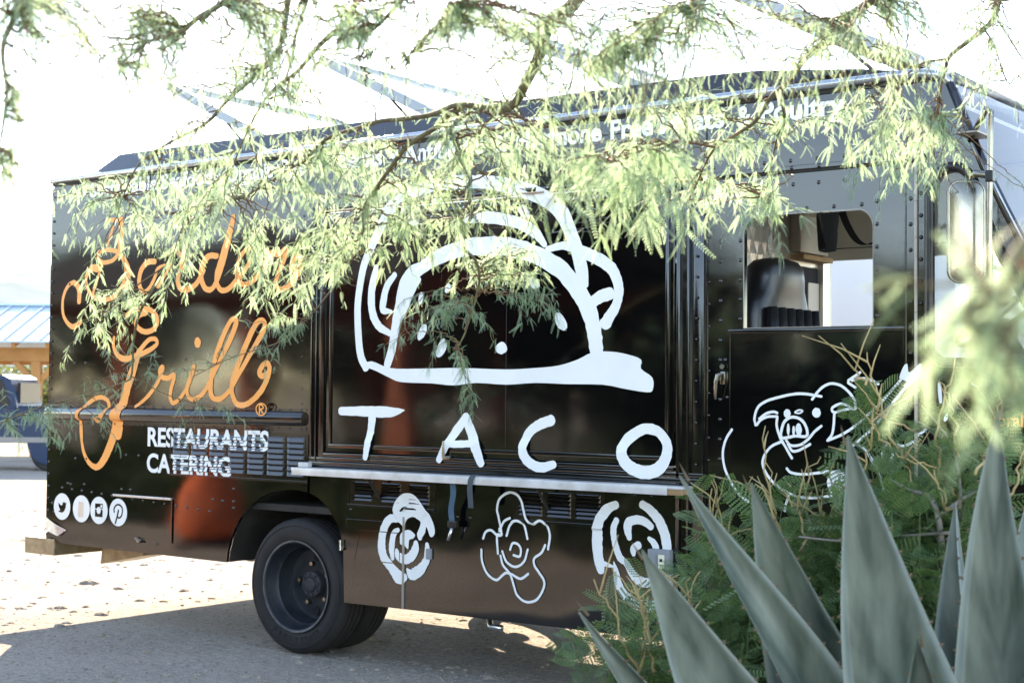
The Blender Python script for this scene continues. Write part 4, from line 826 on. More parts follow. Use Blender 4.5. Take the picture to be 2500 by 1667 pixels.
# -- block lettering, cut and bent over the louvres
def fit_text(txt, x0, x1, zb, h, y, name, mt, parent=T, bold=0.02, slope=0.0, shear=0.0, space=1.0):
    o = text_mesh(txt, name, mt, 0.0, bold, shear, space); me = o.data; v = np.array([p.co for p in me.vertices])
    lo, hi = v.min(0), v.max(0); base_h = 0.72
    xs = (v[:, 0]-lo[0])/(hi[0]-lo[0])*(x1-x0)+x0; zs = zb+v[:, 1]/base_h*h+slope*(xs-x0)
    for p, a, b in zip(me.vertices, xs, zs): p.co = (a, y, b)
    bm = bmesh.new(); bm.from_mesh(me); bmesh.ops.split_edges(bm, edges=bm.edges)
    for i, f in enumerate(bm.faces):
        for q_ in f.verts: q_.co.y -= 0.00002*(i % 23)
    bm.to_mesh(me); bm.free()
    me.update(); par(o, parent); return o
def over_louvres(o):
    x0, x1, z0, z1, cols, rows = LV; rh = (z1-z0-0.05)/rows; bm = bmesh.new(); bm.from_mesh(o.data)
    zs = []
    for j in range(rows): zs += [z0+0.032+rh*(j+.5)-rh*.46, z0+0.032+rh*(j+.5)-rh*.36, z0+0.032+rh*(j+.5)+rh*.46]
    for z in zs: bmesh.ops.bisect_plane(bm, geom=list(bm.verts)+list(bm.edges)+list(bm.faces), plane_co=(0,0,z), plane_no=(0,0,1))
    bmesh.ops.bisect_plane(bm, geom=list(bm.verts)+list(bm.edges)+list(bm.faces), plane_co=(x0+.03,0,0), plane_no=(1,0,0))
    bmesh.ops.split_edges(bm, edges=[e for e in bm.edges if len(e.link_faces) == 2])
    dead = []
    for f in bm.faces:
        c = f.calc_center_median()
        if c.x < x0+.03 or c.z > zs[-1] or c.z < zs[0]:
            for v in f.verts: v.co.y = -0.0065
            continue
        t = ((c.z-(z0+0.032)) / rh) % 1.0
        if t < 0.10: dead.append(f); continue
        for v in f.verts:
            tt = ((v.co.z-(z0+0.032))/rh) % 1.0; tt = min(max(tt, .10), .96) if abs(tt-t) < .6 else (.96 if t > .5 else .10)
            v.co.y = -0.0065-0.0115*(1-(tt-.04)/.92)
    bmesh.ops.delete(bm, geom=dead, context='FACES'); bm.to_mesh(o.data); bm.free(); o.data.update()
RX0, RX1, CX1 = S(362.5, 1064)[0], S(658, 1073)[0], S(566, 1133)[0]
RB, RH = S(362.5, 1087)[1], S(362.5, 1042)[1]-S(362.5, 1087)[1]; CB = S(362, 1150.5)[1]
o1 = fit_text('RESTAURANTS', RX0, RX1, RB, RH, -0.006, 'restaurants_lettering', 'white', bold=0.03); over_louvres(o1)
o2 = fit_text('CATERING', RX0-0.004, CX1, CB, RH, -0.006, 'catering_lettering', 'white', bold=0.03); over_louvres(o2)
# -- slogan along the roof edge, word by word
for w_, a, b in [('Sustainable',222,386),('Seafood',396,520),('\u2022',533,541),('Organic',556,668),('Rice',690,748),('&',768,792),('Beans',828,935),('\u2022',957,966),('Antibiotic',986,1182),('&',1206,1240),('Hormone',1262,1470),('Free',1492,1596),('Meats',1613,1770),('&',1800,1836),('Poultry',1858,2064)]:
    f0, f1 = (a-222)/(2060-222), (b-222)/(2060-222)
    X0 = S(a, 470-195*f0)[0]; X1 = S(b, 470-195*f1)[0]
    if w_ == '\u2022':
        c0 = ((X0+X1)/2, 2.968); MB().add([(c0[0]+.017*math.cos(t), -0.0062, c0[1]+.017*math.sin(t)) for t in np.linspace(0, 2*math.pi, 14, endpoint=False)], [tuple(range(14))]).obj('slogan_dot', 'white', T); continue
    fit_text(w_, X0, X1, 2.926, 0.10 if w_ != '&' else .092, -0.006, 'slogan_word', 'white', bold=0.03)
# faint scratches on the hatch
ZP = lambda p: p
SC[id(ZP)] = 1.0
d = Decal(0.0045)
for k in range(8):
    x = random.uniform(1330, 1480); y = random.uniform(500, 590)
    d.stroke(ZP, [(x, y), (x+50, y-random.uniform(-4, 10)), (x+random.uniform(80, 140), y-random.uniform(-2, 24))], 0.5, rag=0.3)
d.obj('scratches', 'greyplastic', hatch)
# orange word on the nose, mostly hidden by leaves
fit_text('oral', 4.315, 4.43, 1.47, 0.06, -0.0045, 'orange_nose_lettering', 'orange', bold=0.02)
# -- straps hanging at the counter
def ribbon(pts, w, mt, name, label, cat, ax=(1,0,0)):
    mb = MB(); P = catmull(pts, 5); a = Vector(ax)*w/2
    for p in P: p = Vector(p); mb.v += [tuple(p-a), tuple(p+a), tuple(p+a+Vector((0,.002,0))), tuple(p-a+Vector((0,.002,0)))]
    for i in range(len(P)-1):
        for k in range(4): mb.f.append((4*i+k, 4*i+(k+1)%4, 4*i+4+(k+1)%4, 4*i+4+k))
    mb.f += [(0,1,2,3), tuple(4*(len(P)-1)+k for k in (3,2,1,0))]
    o = mb.obj(name, mt); tag(o, label, cat); return o
b1 = thing('webbing_strap', 'blue webbing strap with a metal buckle hanging under the white counter shelf', 'strap', (1.17,-0.10,1.10))
s1 = onY(1105,1176,-0.09); s2 = onY(1105,1275,-0.05)
mb = MB(); P = catmull([(s1[0],-0.095,1.115),(s1[0],-0.085,1.04),(s2[0]-.005,-0.06,0.95),(s2[0]-.005,-0.05,s2[2])], 5)
for p in P: mb.v += [(p[0]-.019,p[1],p[2]),(p[0]+.019,p[1],p[2]),(p[0]+.019,p[1]+.003,p[2]),(p[0]-.019,p[1]+.003,p[2])]
for i in range(len(P)-1):
    for k in range(4): mb.f.append((4*i+k, 4*i+(k+1)%4, 4*i+4+(k+1)%4, 4*i+4+k))
mb.obj('webbing', 'strap', b1)
zb = s2[2]; xb = s2[0]
MB().box(xb-.028,xb+.035,-0.062,-0.04,zb-.03,zb+.008,.006).obj('buckle', 'gasket', b1); MB().tube([(xb+.0,-.055,zb-.03),(xb-.022,-.06,zb-.10)], 0.009, 8).obj('buckle_lever', 'alu', b1, smooth='all')
q0 = onY(1195,1162,-0.08); q1 = onY(1150,1240,-0.14)
ribbon([(q0[0]+.06,-0.05,1.146),(q0[0]-.03,-0.09,1.150),(q1[0]+.01,-0.139,1.146),(q1[0]-.005,-0.147,1.09),(q1[0]-.002,-0.143,1.0),(q1[0]-.004,-0.138,q1[2])], 0.036, 'strap2', 'webbing_strap', 'short dark grey webbing strap folded over the white counter shelf edge', 'strap')
# things hanging in the cab
def cloth_hang():
    mb = MB(); n, m = 12, 14
    for i in range(n):
        for j in range(m):
            u, v = i/(n-1), j/(m-1); w = 0.24*(1-0.45*v*v)
            mb.v.append((2.72+0.04*math.sin(u*9+v*2)+0.02*v, 1.62+w*(u-.5)*1.6+0.03*v, 2.80-v*0.36+0.06*abs(u-.45)*v))
    for i in range(n-1):
        for j in range(m-1): mb.f.append((i*m+j,(i+1)*m+j,(i+1)*m+j+1,i*m+j+1))
    o = mb.obj('hanging_cloth', 'cloth', smooth='all'); tag(o, 'black cloth hanging inside the cab above the driver seat', 'cloth')
cloth_hang()
pz = [onY(*p, 2.15) for p in [(2050,500),(2066,545),(2090,585),(2115,598),(2140,590)]]
ribbon([tuple(p) for p in pz], 0.05, 'cloth', 'belt_strap', 'black belt looping across the far cab doorway behind the window', 'strap')
# ------------------------------------------------------------------ white trailer behind the cab
P0 = at(2332, 203, 12.2); TD = np.array([-0.097, 0.995]); TN = np.array([0.995, 0.097])      # wall direction / outward normal
tr = thing('white_trailer', 'white box trailer with riveted edge and red and black patterned trim behind the cab', 'trailer', (P0[0]-1.1, P0[1]+3, 0), math.atan2(TD[1], TD[0])-math.pi/2)
TMX = Matrix.Translation((P0[0], P0[1], 0)) @ Matrix.Rotation(math.atan2(TD[1], TD[0])-math.pi/2, 4, 'Z')
ZTOP = P0[2]
def tpart(mb, name, mt, parent=None, **k):
    mb.v = [tuple(TMX @ Vector(p)) for p in mb.v]; return mb.obj(name, mt, parent or tr, **k)
wall = tpart(MB().box(-2.3, 0, 0, 8.0, 0.45, ZTOP-0.16, .01), 'box_body', 'wpaint')
tpart(MB().box(-2.33, 0.03, -0.03, 8.03, ZTOP-0.159, ZTOP-0.02, .05), 'roof_cap', 'wpaint', smooth=True)
tpart(MB().box(0.001, 0.02, 0.02, 7.9, ZTOP-0.30, ZTOP-0.17), 'trim_rail', 'tan')
for k in range(52):
    y = 0.9+0.12*k
    tpart(MB().box(0.0205, 0.026, y, y+0.055, ZTOP-0.285, ZTOP-0.185), 'trim_block', 'redtrim' if k % 3 != 1 else 'blktrim')
tpart(MB().box(0.001, 0.012, 0.02, 7.9, ZTOP-0.40, ZTOP-0.31), 'riveted_strip', 'wpaint')
rv = MB()
for k in range(110):
    y = 0.08+0.07*k
    for z in (ZTOP-0.335, ZTOP-0.378): rv.box(0.0121, 0.02, y, y+0.016, z, z+0.016)
tpart(rv, 'trailer_rivets', 'greyplastic', kind='stuff')
tpart(MB().box(0.001, 0.008, 0.02, 7.9, ZTOP-0.408, ZTOP-0.402), 'seam', 'blktrim')
tpart(MB().box(0.001, 0.05, 1.5, 1.62, ZTOP-0.12, ZTOP-0.04, .01), 'marker_lamp', 'blktrim')
tpart(MB().tube([(0.02, 0.2, 2.75), (0.6, 1.8, 2.45), (1.0, 3.4, 2.15)], 0.02, 8), 'awning_arm', 'greyplastic')
for y in (1.6, 6.2): tpart(MB().box(0.001, 0.012, y-.5, y+.5, 1.5, 2.3), 'side_window', 'blktrim')
for x in (-2.25, -0.06):
    for y in (5.2, 6.2):
        m_ = MB().lathe([(0.0,0.0),(0.2,0.0),(0.22,-0.02),(0.34,-0.02),(0.37,0.02),(0.37,0.18),(0.34,0.2),(0,0.2)], (0,0,0), 28)
        m_.v = [(q[1]-(0.1 if x > -1 else 0.1), q[0], q[2]) for q in m_.v]; m_.v = [(q[0]+x, q[1]+y, q[2]+0.37) for q in m_.v]; tpart(m_, 'trailer_wheel', 'rubber', smooth=True)
tpart(MB().box(-2.2,-0.1,0.2,7.8,0.36,0.448), 'trailer_frame', 'dark'); tpart(MB().tube([(-1.15,-0.9,0.05),(-1.15,-0.85,0.42),(-1.15,0.25,0.42)],0.05,8), 'drawbar', 'dark')

# ------------------------------------------------------------------ blue pickup parked beyond the truck's tail
C30 = at(118, 1110, 29.5)
PK = thing('pickup_truck', 'dark blue pickup truck parked beside the timber ramada behind the food truck', 'pickup truck', (C30[0], C30[1], 0), TH)
PMX = Matrix.Translation((C30[0], C30[1], 0)) @ Matrix.Rotation(TH, 4, 'Z')
def ppart(mb, name, mt, parent=None, **k):
    mb.v = [tuple(PMX @ Vector(p)) for p in mb.v]; return mb.obj(name, mt, parent or PK, **k)
def prof(pts, y0, y1, inset=0.0):
    m_ = MB(); n = len(pts); m_.v = [(x, y0+inset, z) for x, z in pts]+[(x, y1-inset, z) for x, z in pts]
    m_.f = [tuple(range(n-1, -1, -1)), tuple(range(n, 2*n))]+[(i, (i+1) % n, n+(i+1) % n, n+i) for i in range(n)]; return m_
def arcpts(cx, r, z0, n=9): return [(cx-r*math.cos(math.pi*k/(n-1)), z0+r*math.sin(math.pi*k/(n-1))) for k in range(n)]
bodyp = [(-4.4,0.55),(-4.45,0.95),(-4.2,1.08),(-3.0,1.15),(-2.9,1.18),(-0.62,1.22),(-0.62,1.24),(1.05,1.24),(1.08,1.1),(1.05,0.55)] + [(p[0], p[1]) for p in arcpts(0.0, -0.42, 0.55)] + [(p[0], p[1]) for p in arcpts(-3.45, -0.42, 0.55)]
body = ppart(prof(bodyp, 0.0, 1.85), 'body', 'bluepaint')
ppart(MB().box(-2.85, 1.04, -0.025, 0.0, 1.02, 1.06, .01), 'body_crease', 'bluepaint', body); ppart(MB().box(-0.6, 1.07, -0.04, 0.02, 1.2405, 1.275, .01), 'bed_rail', 'bluepaint', body)
ppart(MB().box(-4.2, 1.0, -0.02, 0.0, 0.56, 0.66), 'rocker_trim', 'bumperm', body); ppart(MB().box(-0.66,-0.62,-0.004,0.0,0.62,1.22), 'bed_gap', 'dark', body)
cabp = [(-2.95,1.185),(-2.35,1.80),(-2.15,1.86),(-0.95,1.87),(-0.80,1.80),(-0.66,1.225)]
cab = ppart(prof(cabp, 0.10, 1.75), 'cab', 'bluepaint')
ppart(prof([(-2.72,1.27),(-2.28,1.74),(-1.66,1.77),(-1.66,1.27)], 0.092, 0.099), 'side_window', 'gasket', cab); ppart(prof([(-1.56,1.27),(-1.56,1.77),(-0.95,1.78),(-0.79,1.27)], 0.092, 0.099), 'side_window', 'gasket', cab)
ppart(MB().box(-0.72,-0.66,0.3,1.55,1.32,1.72), 'rear_window', 'gasket', cab)
ppart(MB().box(-1.55,-1.35,-0.012,0.0,1.06,1.10), 'door_handle', 'chrome', body)
ppart(MB().box(1.08,1.2,0.05,1.8,0.5,0.68,.02), 'rear_bumper', 'bumperm'); ppart(MB().box(-4.6,-4.45,0.05,1.8,0.5,0.7,.03), 'front_bumper', 'bumperm'); ppart(MB().box(1.06,1.09,0.02,0.2,0.85,1.1), 'tail_light', 'lampred')
for x in (0.0, -3.45):
    for y, s_ in ((0.02, 1), (1.62, 1)):
        wv = ppart(MB().lathe([(0.20,0.03),(0.24,0.0),(0.33,0.0),(0.36,0.03),(0.36,0.19),(0.33,0.22),(0.2,0.22)], (x, y, 0.36), 32), 'wheel', 'rubber', smooth=True)
        ppart(MB().lathe([(0,0.05),(0.06,0.04),(0.1,0.07),(0.19,0.05),(0.21,0.02)], (x, y, 0.36), 24), 'rim', 'rim', wv, smooth=True)

# ------------------------------------------------------------------ timber ramada with blue metal roof, far left
Cr = at(90, 900, 36.0)
RM = thing('timber_ramada', 'open timber ramada with pale blue ribbed metal roof behind the blue pickup', 'ramada', (Cr[0], Cr[1], 0), TH)
RMX = Matrix.Translation((Cr[0], Cr[1], 0)) @ Matrix.Rotation(TH, 4, 'Z')
def rpart(mb, name, mt, parent=None, **k):
    mb.v = [tuple(RMX @ Vector(p)) for p in mb.v]; return mb.obj(name, mt, parent or RM, **k)
for x in (-12.0, -8.0, -4.0, 0.0, 4.0):
    for y in (0.0, 5.0):
        ps = rpart(MB().box(x-.11, x+.11, y-.11, y+.11, 0, 2.25, .01), 'post', 'honey')
        for s_ in (-1, 1):
            br = MB(); br.add([(x+s_*.11,y-.06,1.75),(x+s_*.11,y+.06,1.75),(x+s_*.6,y+.06,2.24),(x+s_*.6,y-.06,2.24),(x+s_*.11,y-.06,1.93),(x+s_*.11,y+.06,1.93),(x+s_*.42,y+.06,2.24),(x+s_*.42,y-.06,2.24)], [(0,1,2,3),(4,7,6,5),(0,3,7,4),(1,5,6,2)]); rpart(br, 'knee_brace', 'honey', ps)
for y in (0.0, 5.0): rpart(MB().box(-12.6, 4.6, y-.09, y+.09, 2.25, 2.58, .01), 'beam', 'honey')
for k in range(22): x = -12.4+0.8*k; rpart(MB().add([(x-.04,-.55,2.56),(x+.04,-.55,2.56),(x+.04,2.5,3.50),(x-.04,2.5,3.50),(x-.04,-.55,2.70),(x+.04,-.55,2.70),(x+.04,2.5,3.64),(x-.04,2.5,3.64)], [(0,3,2,1),(4,5,6,7),(0,1,5,4),(1,2,6,5),(2,3,7,6),(3,0,4,7)]), 'rafter', 'honey')
for s_, y0, y1 in ((0, -0.7, 2.5), (1, 5.7, 2.5)):
    rf = rpart(MB().add([(-12.8,y0,2.68),(4.8,y0,2.68),(4.8,y1,3.68),(-12.8,y1,3.68),(-12.8,y0,2.72),(4.8,y0,2.72),(4.8,y1,3.72),(-12.8,y1,3.72)], [(0,3,2,1),(4,5,6,7),(0,1,5,4),(1,2,6,5),(2,3,7,6),(3,0,4,7)]), 'roof_slope', 'blueroof')
    if s_ == 0:
        for k in range(42):
            x = -12.75+0.42*k; rpart(MB().add([(x-.02,y0,2.721),(x+.02,y0,2.721),(x+.02,y1,3.721),(x-.02,y1,3.721),(x-.012,y0,2.76),(x+.012,y0,2.76),(x+.012,y1,3.76),(x-.012,y1,3.76)], [(4,5,6,7),(0,1,5,4),(1,2,6,5),(3,0,4,7)]), 'roof_rib', 'blueroof', rf)
rpart(MB().box(-12.85,4.85,2.4,2.6,3.70,3.77,.02), 'ridge_cap', 'blueroof')

# ------------------------------------------------------------------ red-stained ramada facing the truck's side (mirrored in its paint)
RC = (-9.2, -9.3)
R2 = thing('red_ramada', 'red stained timber ramada on flared plinths facing the black food truck', 'ramada', (RC[0], RC[1], 0), 0.15)
R2X = Matrix.Translation((RC[0], RC[1], 0)) @ Matrix.Rotation(0.15, 4, 'Z')
def r2part(mb, name, mt, parent=None, **k):
    mb.v = [tuple(R2X @ Vector(p)) for p in mb.v]; return mb.obj(name, mt, parent or R2, **k)
for x in (-4.0, -1.0, 2.0, 5.0):
    for y in (-2.2, 2.2):
        ps = r2part(MB().box(x-.13, x+.13, y-.13, y+.13, 0.8, 2.7, .01), 'post', 'redwood')
        r2part(MB().lathe([(0,0.8),(0.26,0.8),(0.30,0.72),(0.42,0.25),(0.5,0.0)], (0,0,0), 20), 'plinth', 'redwood', ps, smooth=True)
        o = [c for c in ps.children][-1]; o.data.transform(R2X.inverted()); o.data.transform(Matrix(((1,0,0,0),(0,0,1,0),(0,1,0,0),(0,0,0,1)))); o.data.transform(R2X @ Matrix.Translation((x,y,0)))
for y in (-2.2, 2.2): r2part(MB().box(-4.8, 5.8, y-.1, y+.1, 2.7, 3.0, .01), 'beam', 'redwood')
for s_ in (-1, 1):
    r2part(MB().add([(-5.0,s_*3.0,2.80),(6.0,s_*3.0,2.80),(6.0,0,3.9),(-5.0,0,3.9),(-5.0,s_*3.0,2.9),(6.0,s_*3.0,2.9),(6.0,0,4.0),(-5.0,0,4.0)], [(0,3,2,1),(4,5,6,7),(0,1,5,4),(1,2,6,5),(2,3,7,6),(3,0,4,7)]), 'roof_slope', 'darkroof')

ch = thing('terracotta_chiminea', 'bell shaped terracotta chiminea standing on the sand opposite the truck tail', 'chiminea', (-5.1, -3.9, 0))
def lz(prof, c, mt, name, n=28):
    mb = MB()
    for k in range(n):
        for r, z in prof: mb.v.append((c[0]+r*math.cos(2*math.pi*k/n), c[1]+r*math.sin(2*math.pi*k/n), z))
    m_ = len(prof)
    for k in range(n):
        for i in range(m_-1): mb.f.append((k*m_+i, ((k+1) % n)*m_+i, ((k+1) % n)*m_+i+1, k*m_+i+1))
    return mb.obj(name, mt, ch, smooth='all')
lz([(0.0,0.06),(0.24,0.06),(0.34,0.16),(0.38,0.32),(0.34,0.50),(0.21,0.68),(0.12,0.84),(0.09,1.0),(0.10,1.15),(0.12,1.2),(0.08,1.2),(0.0,1.1)], (-5.1,-3.9), 'terracotta', 'body')
lz([(0.32,0.0),(0.34,0.02),(0.31,0.059),(0.0,0.059)], (-5.1,-3.9), 'dark', 'stand')
# ------------------------------------------------------------------ foliage machinery
def pinna_template(n=16, L=1.0, w=0.085, bend=0.22, wid=0.9):
    """one feathery leaf segment along +x: overlapping pairs of leaflets, unit length"""
    vs = []; fs = []
    for i in range(n):
        x = 0.06+0.94*i/n; s = w*(0.55+0.45*math.sin(math.pi*min(1, (i+2.0)/(n+1)))); dx = 1.0/n*wid
        z = -bend*x*x
        for sg in (-1, 1):                                   # one leaflet each side, with daylight between leaflets
            k = len(vs); vs += [(x, 0, z), (x+dx*.55, sg*s*.5, z-.012), (x+dx*.75, sg*s, z-.02), (x+dx*.12, sg*s*.55, z-.004)]
            fs += [(k, k+1, k+2), (k, k+2, k+3)]
    k = len(vs); h = 0.010                                   # rachis
    for i in range(5):
        x = i/4; vs += [(x, -h*(1-.6*x), -bend*x*x), (x, h*(1-.6*x), -bend*x*x)]
    for i in range(4): fs += [(k+2*i, k+2*i+2, k+2*i+3), (k+2*i, k+2*i+3, k+2*i+1)]
    return np.array(vs), np.array(fs)
def place(tv, tf, pos, dirs, ups, scl):
    """numpy-instanced copies of a template joined into one mesh's arrays"""
    d = dirs/np.linalg.norm(dirs, axis=1, keepdims=True); u = ups-(ups*d).sum(1, keepdims=True)*d; u /= np.linalg.norm(u, axis=1, keepdims=True)+1e-9; r = np.cross(u, d)
    V = (tv[None, :, 0, None]*d[:, None] + tv[None, :, 1, None]*r[:, None] + tv[None, :, 2, None]*u[:, None])*scl[:, None, None] + pos[:, None]
    n = len(pos); F_ = tf[None]+(np.arange(n)*len(tv))[:, None, None]
    return V.reshape(-1, 3), F_.reshape(-1, tf.shape[1])
def np_mesh(name, V, Fc):
    me = bpy.data.meshes.new(name); me.vertices.add(len(V)); me.vertices.foreach_set('co', V.astype(np.float32).ravel())
    k = Fc.shape[1]; me.loops.add(Fc.size); me.loops.foreach_set('vertex_index', Fc.astype(np.int32).ravel())
    me.polygons.add(len(Fc)); me.polygons.foreach_set('loop_start', np.arange(0, Fc.size, k, dtype=np.int32)); me.update(calc_edges=True); return me
def leafobj(name, V, Fc, mt, parent, **props):
    me = np_mesh(name, V, Fc); o = bpy.data.objects.new(name, me); COL.objects.link(o); me.materials.append(M[mt]); par(o, parent)
    for k, v in props.items(): o[k] = v
    return o
PIN = pinna_template(16, w=0.095, wid=1.0); PIN_B = pinna_template(14, w=0.10, bend=0.4, wid=1.0)
class Foliage:
    def __init__(s): s.p = []; s.d = []; s.u = []; s.s = []
    def node(s, p, tdir, n, size, droop=0.5):
        for _ in range(n):
            a = RNG.normal(size=3); a -= a.dot(tdir)*tdir*0.6
            d = a/np.linalg.norm(a)*0.8 + tdir*0.45 + np.array([0, 0, -droop])
            s.p.append(p+RNG.normal(size=3)*0.004); s.d.append(d); s.u.append(np.array([0, 0, 1.0])+RNG.normal(size=3)*0.45); s.s.append(size*RNG.uniform(0.65, 1.2))
    def build(s, name, mt, parent, tpl=PIN):
        P_ = np.array(s.p); k = RNG.random(len(P_)) < 0.5; Vs = []; Fs = []; off = 0
        for t, m_ in ((tpl, k), (PIN_B, ~k)):
            V, Fc = place(t[0], t[1], P_[m_], np.array(s.d)[m_], np.array(s.u)[m_], np.array(s.s)[m_]); Vs.append(V); Fs.append(Fc+off); off += len(V)
        return leafobj(name, np.vstack(Vs), np.vstack(Fs), mt, parent, kind='stuff')
class Sticks:
    """thin twigs gathered into one mesh"""
    def __init__(s): s.mb = MB()
    def add(s, pts, r0, r1, n=5):
        m_ = len(pts); s.mb.tube([tuple(p) for p in pts], [r0+(r1-r0)*i/(m_-1) for i in range(m_)], n)

# ------------------------------------------------------------------ the mesquite overhead
TRK = np.array([8.6, -8.0, 0.0])
mq = thing('mesquite_tree', 'mesquite tree with feathery sunlit branches drooping in front of the food truck', 'tree', tuple(TRK))
hubs = dict(a=at(1440, -330, 4.1), b=at(700, -380, 4.3), c=at(2200, -380, 4.6), d=at(60, -300, 3.3), e=at(2900, 200, 1.5), f=at(1050, -350, 3.7))
crown = TRK+np.array([-0.15, 0.2, 3.3])
tk = Sticks(); tk.add(catmull([TRK+np.array([.05,-.05,-.05]), TRK+np.array([0.0,0.05,0.8]), TRK+np.array([-.18,0.12,1.6]), TRK+np.array([-.1,0.15,2.5]), crown], 5), 0.24, 0.13, 14)
tk.mb.obj('trunk', 'bark', mq, smooth='all')
LIMBS = []                                                   # (points, r0, r1)
def limb(pts, r0, r1, wob=0.0):
    P_ = catmull(pts, 5)
    if wob: P_ = [p+RNG.normal(size=3)*wob for p in P_]
    LIMBS.append((P_, r0, r1)); return P_
for k, r in (('a', .07), ('b', .06), ('c', .06), ('d', .05), ('f', .05), ('e', .03)):
    h = hubs[k]; mid = crown*.5+h*.5+np.array([0, 0, 0.55 if k != 'e' else 0.2]); limb([crown, crown*.75+h*.25+np.array([0,0,.35]), mid, h], 0.11 if k != 'e' else .05, r*.6)
def pl(*pts): return [at(*p) for p in pts]
limb([hubs['a']]+pl((1418,-60,4.05),(1400,10,4.05),(1342,55,4.05),(1324,109,4.1),(1309,153,4.15),(1280,211,4.2),(1258,251,4.3),(1218,273,4.4)), 0.022, 0.012)
limb(pl((1258,251,4.3),(1190,262,4.5),(1116,257,4.6),(1055,280,4.7),(982,291,4.8),(927,296,4.9),(873,313,5.0),(800,338,5.1),(745,389,5.2),(680,429,5.3),(600,480,5.6)), 0.010, 0.004)
limb(pl((1130,262,4.6),(1085,292,4.7),(1109,338,4.9),(1127,385,5.1),(1149,436,5.3),(1138,469,5.4),(1153,516,5.5),(1127,594,5.7),(1160,634,5.85),(1171,674,5.95),(1163,725,6.05),(1149,769,6.1),(1134,816,6.15),(1116,849,6.2)), 0.010, 0.003)
limb(pl((1087,300,4.7),(1000,353,4.8),(953,411,4.9),(920,458,5.0),(887,509,5.1),(887,560,5.2),(870,620,5.3)), 0.009, 0.003)
limb([hubs['c']]+pl((2150,-60,4.3),(2128,0,4.3),(2036,65,4.35),(2013,100,4.4),(1964,145,4.45),(1929,195,4.5),(1906,218,4.55),(1883,237,4.6),(1845,295,4.7),(1810,321,4.75),(1750,360,4.8)), 0.016, 0.004)
limb(pl((1906,218,4.55),(1914,276,4.8),(1918,299,4.9),(1898,333,5.1),(1880,420,5.4),(1868,480,5.7)), 0.007, 0.002)
limb(pl((1810,321,4.75),(1740,370,4.7),(1700,450,4.9),(1680,490,5.4)), 0.005, 0.002); limb(pl((1750,360,4.8),(1650,345,4.5),(1560,370,4.3),(1480,390,4.1)), 0.005, 0.002)
limb([hubs['c']]+pl((2450,-40,5.0),(2438,0,5.0),(2423,50,5.1),(2400,73,5.1),(2362,103,5.2),(2319,138,5.3),(2308,172,5.4),(2297,214,5.45),(2290,280,5.6)), 0.014, 0.004)
limb(pl((2312,145,5.3),(2258,153,5.35),(2228,172,5.4),(2160,220,5.45),(2090,260,5.5)), 0.005, 0.002); limb(pl((2404,73,5.1),(2427,111,5.1),(2450,180,5.1),(2465,207,5.1),(2490,240,5.2)), 0.004, 0.0015); limb(pl((2434,50,5.1),(2453,77,5.1),(2500,149,5.1),(2540,200,5.1)), 0.004, 0.0015)
limb([hubs['b']]+pl((590,-60,3.8),(553,0,3.6),(480,47,3.6),(436,84,3.6),(364,102,3.7),(291,160,3.8)), 0.012, 0.002)
limb([hubs['b']]+pl((710,-60,4.2),(702,7,4.1),(680,120,4.2),(618,189,4.4),(560,240,4.6),(502,302,4.9),(414,349,5.3),(340,400,5.7),(300,480,6.0)), 0.011, 0.003)
limb([hubs['b']]+pl((750,-60,4.1),(745,11,4.1),(723,80,4.2),(712,145,4.3),(690,204,4.4),(640,250,4.6)), 0.008, 0.002); limb([hubs['f']]+pl((880,-20,4.0),(850,47,4.0),(782,109,4.2),(727,174,4.4),(655,233,4.6),(600,330,5.0),(560,430,5.4)), 0.010, 0.003)
limb([hubs['d']]+pl((45,-40,3.1),(40,11,3.0),(33,47,3.0),(11,98,3.0),(7,145,3.0),(16,204,3.0),(15,254,3.0),(7,309,3.0),(0,364,3.0),(10,420,3.1)), 0.008, 0.002)
limb([hubs['f']]+pl((1130,-30,3.6),(1105,22,3.6),(1076,55,3.7),(1025,105,3.8),(1004,131,3.9),(964,171,4.0)), 0.008, 0.002); limb([hubs['f']]+pl((1000,-30,3.6),(982,0,3.6),(924,62,3.7),(891,87,3.8),(876,120,3.9),(882,170,4.0)), 0.007, 0.0015)
limb([hubs['a']]+pl((1680,-20,3.8),(1650,18,3.8),(1571,62,3.9),(1538,105,4.0),(1473,145,4.1)), 0.008, 0.002)
limb(pl((600,480,5.6),(476,507,6.4),(458,547,6.7),(411,645,7.0),(345,754,7.2),(327,827,7.4),(324,882,7.5),(320,918,7.6),(302,933,7.65),(204,965,7.8),(116,987,7.9),(40,1015,8.0),(-20,1045,8.1)), 0.008, 0.0025)
limb(pl((320,918,7.6),(400,960,7.7),(480,985,7.75),(540,1000,7.8)), 0.003, 0.0015)
limb(pl((870,620,5.3),(800,720,6.2),(749,780,6.6),(683,834,7.2),(618,856,7.5),(545,882,7.6),(470,920,7.7)), 0.004, 0.002)
limb(pl((411,645,7.0),(330,700,6.9),(260,760,6.9)), 0.004, 0.002)
limb([hubs['e']]+pl((2760,330,1.35),(2640,420,1.2),(2560,520,1.12),(2480,620,1.08),(2420,740,1.05),(2400,820,1.03)), 0.008, 0.002)
for P_, r0, r1 in LIMBS:
    st = Sticks(); st.add(P_, r0, r1, 10 if r0 > .012 else 6); st.mb.obj('branch', 'bark' if r0 > .0065 else 'twig', mq, smooth='all')
SK = np.array([p for P_, r0, r1 in LIMBS for p in P_])
SKR = np.array([r0 for P_, r0, r1 in LIMBS for p in P_])
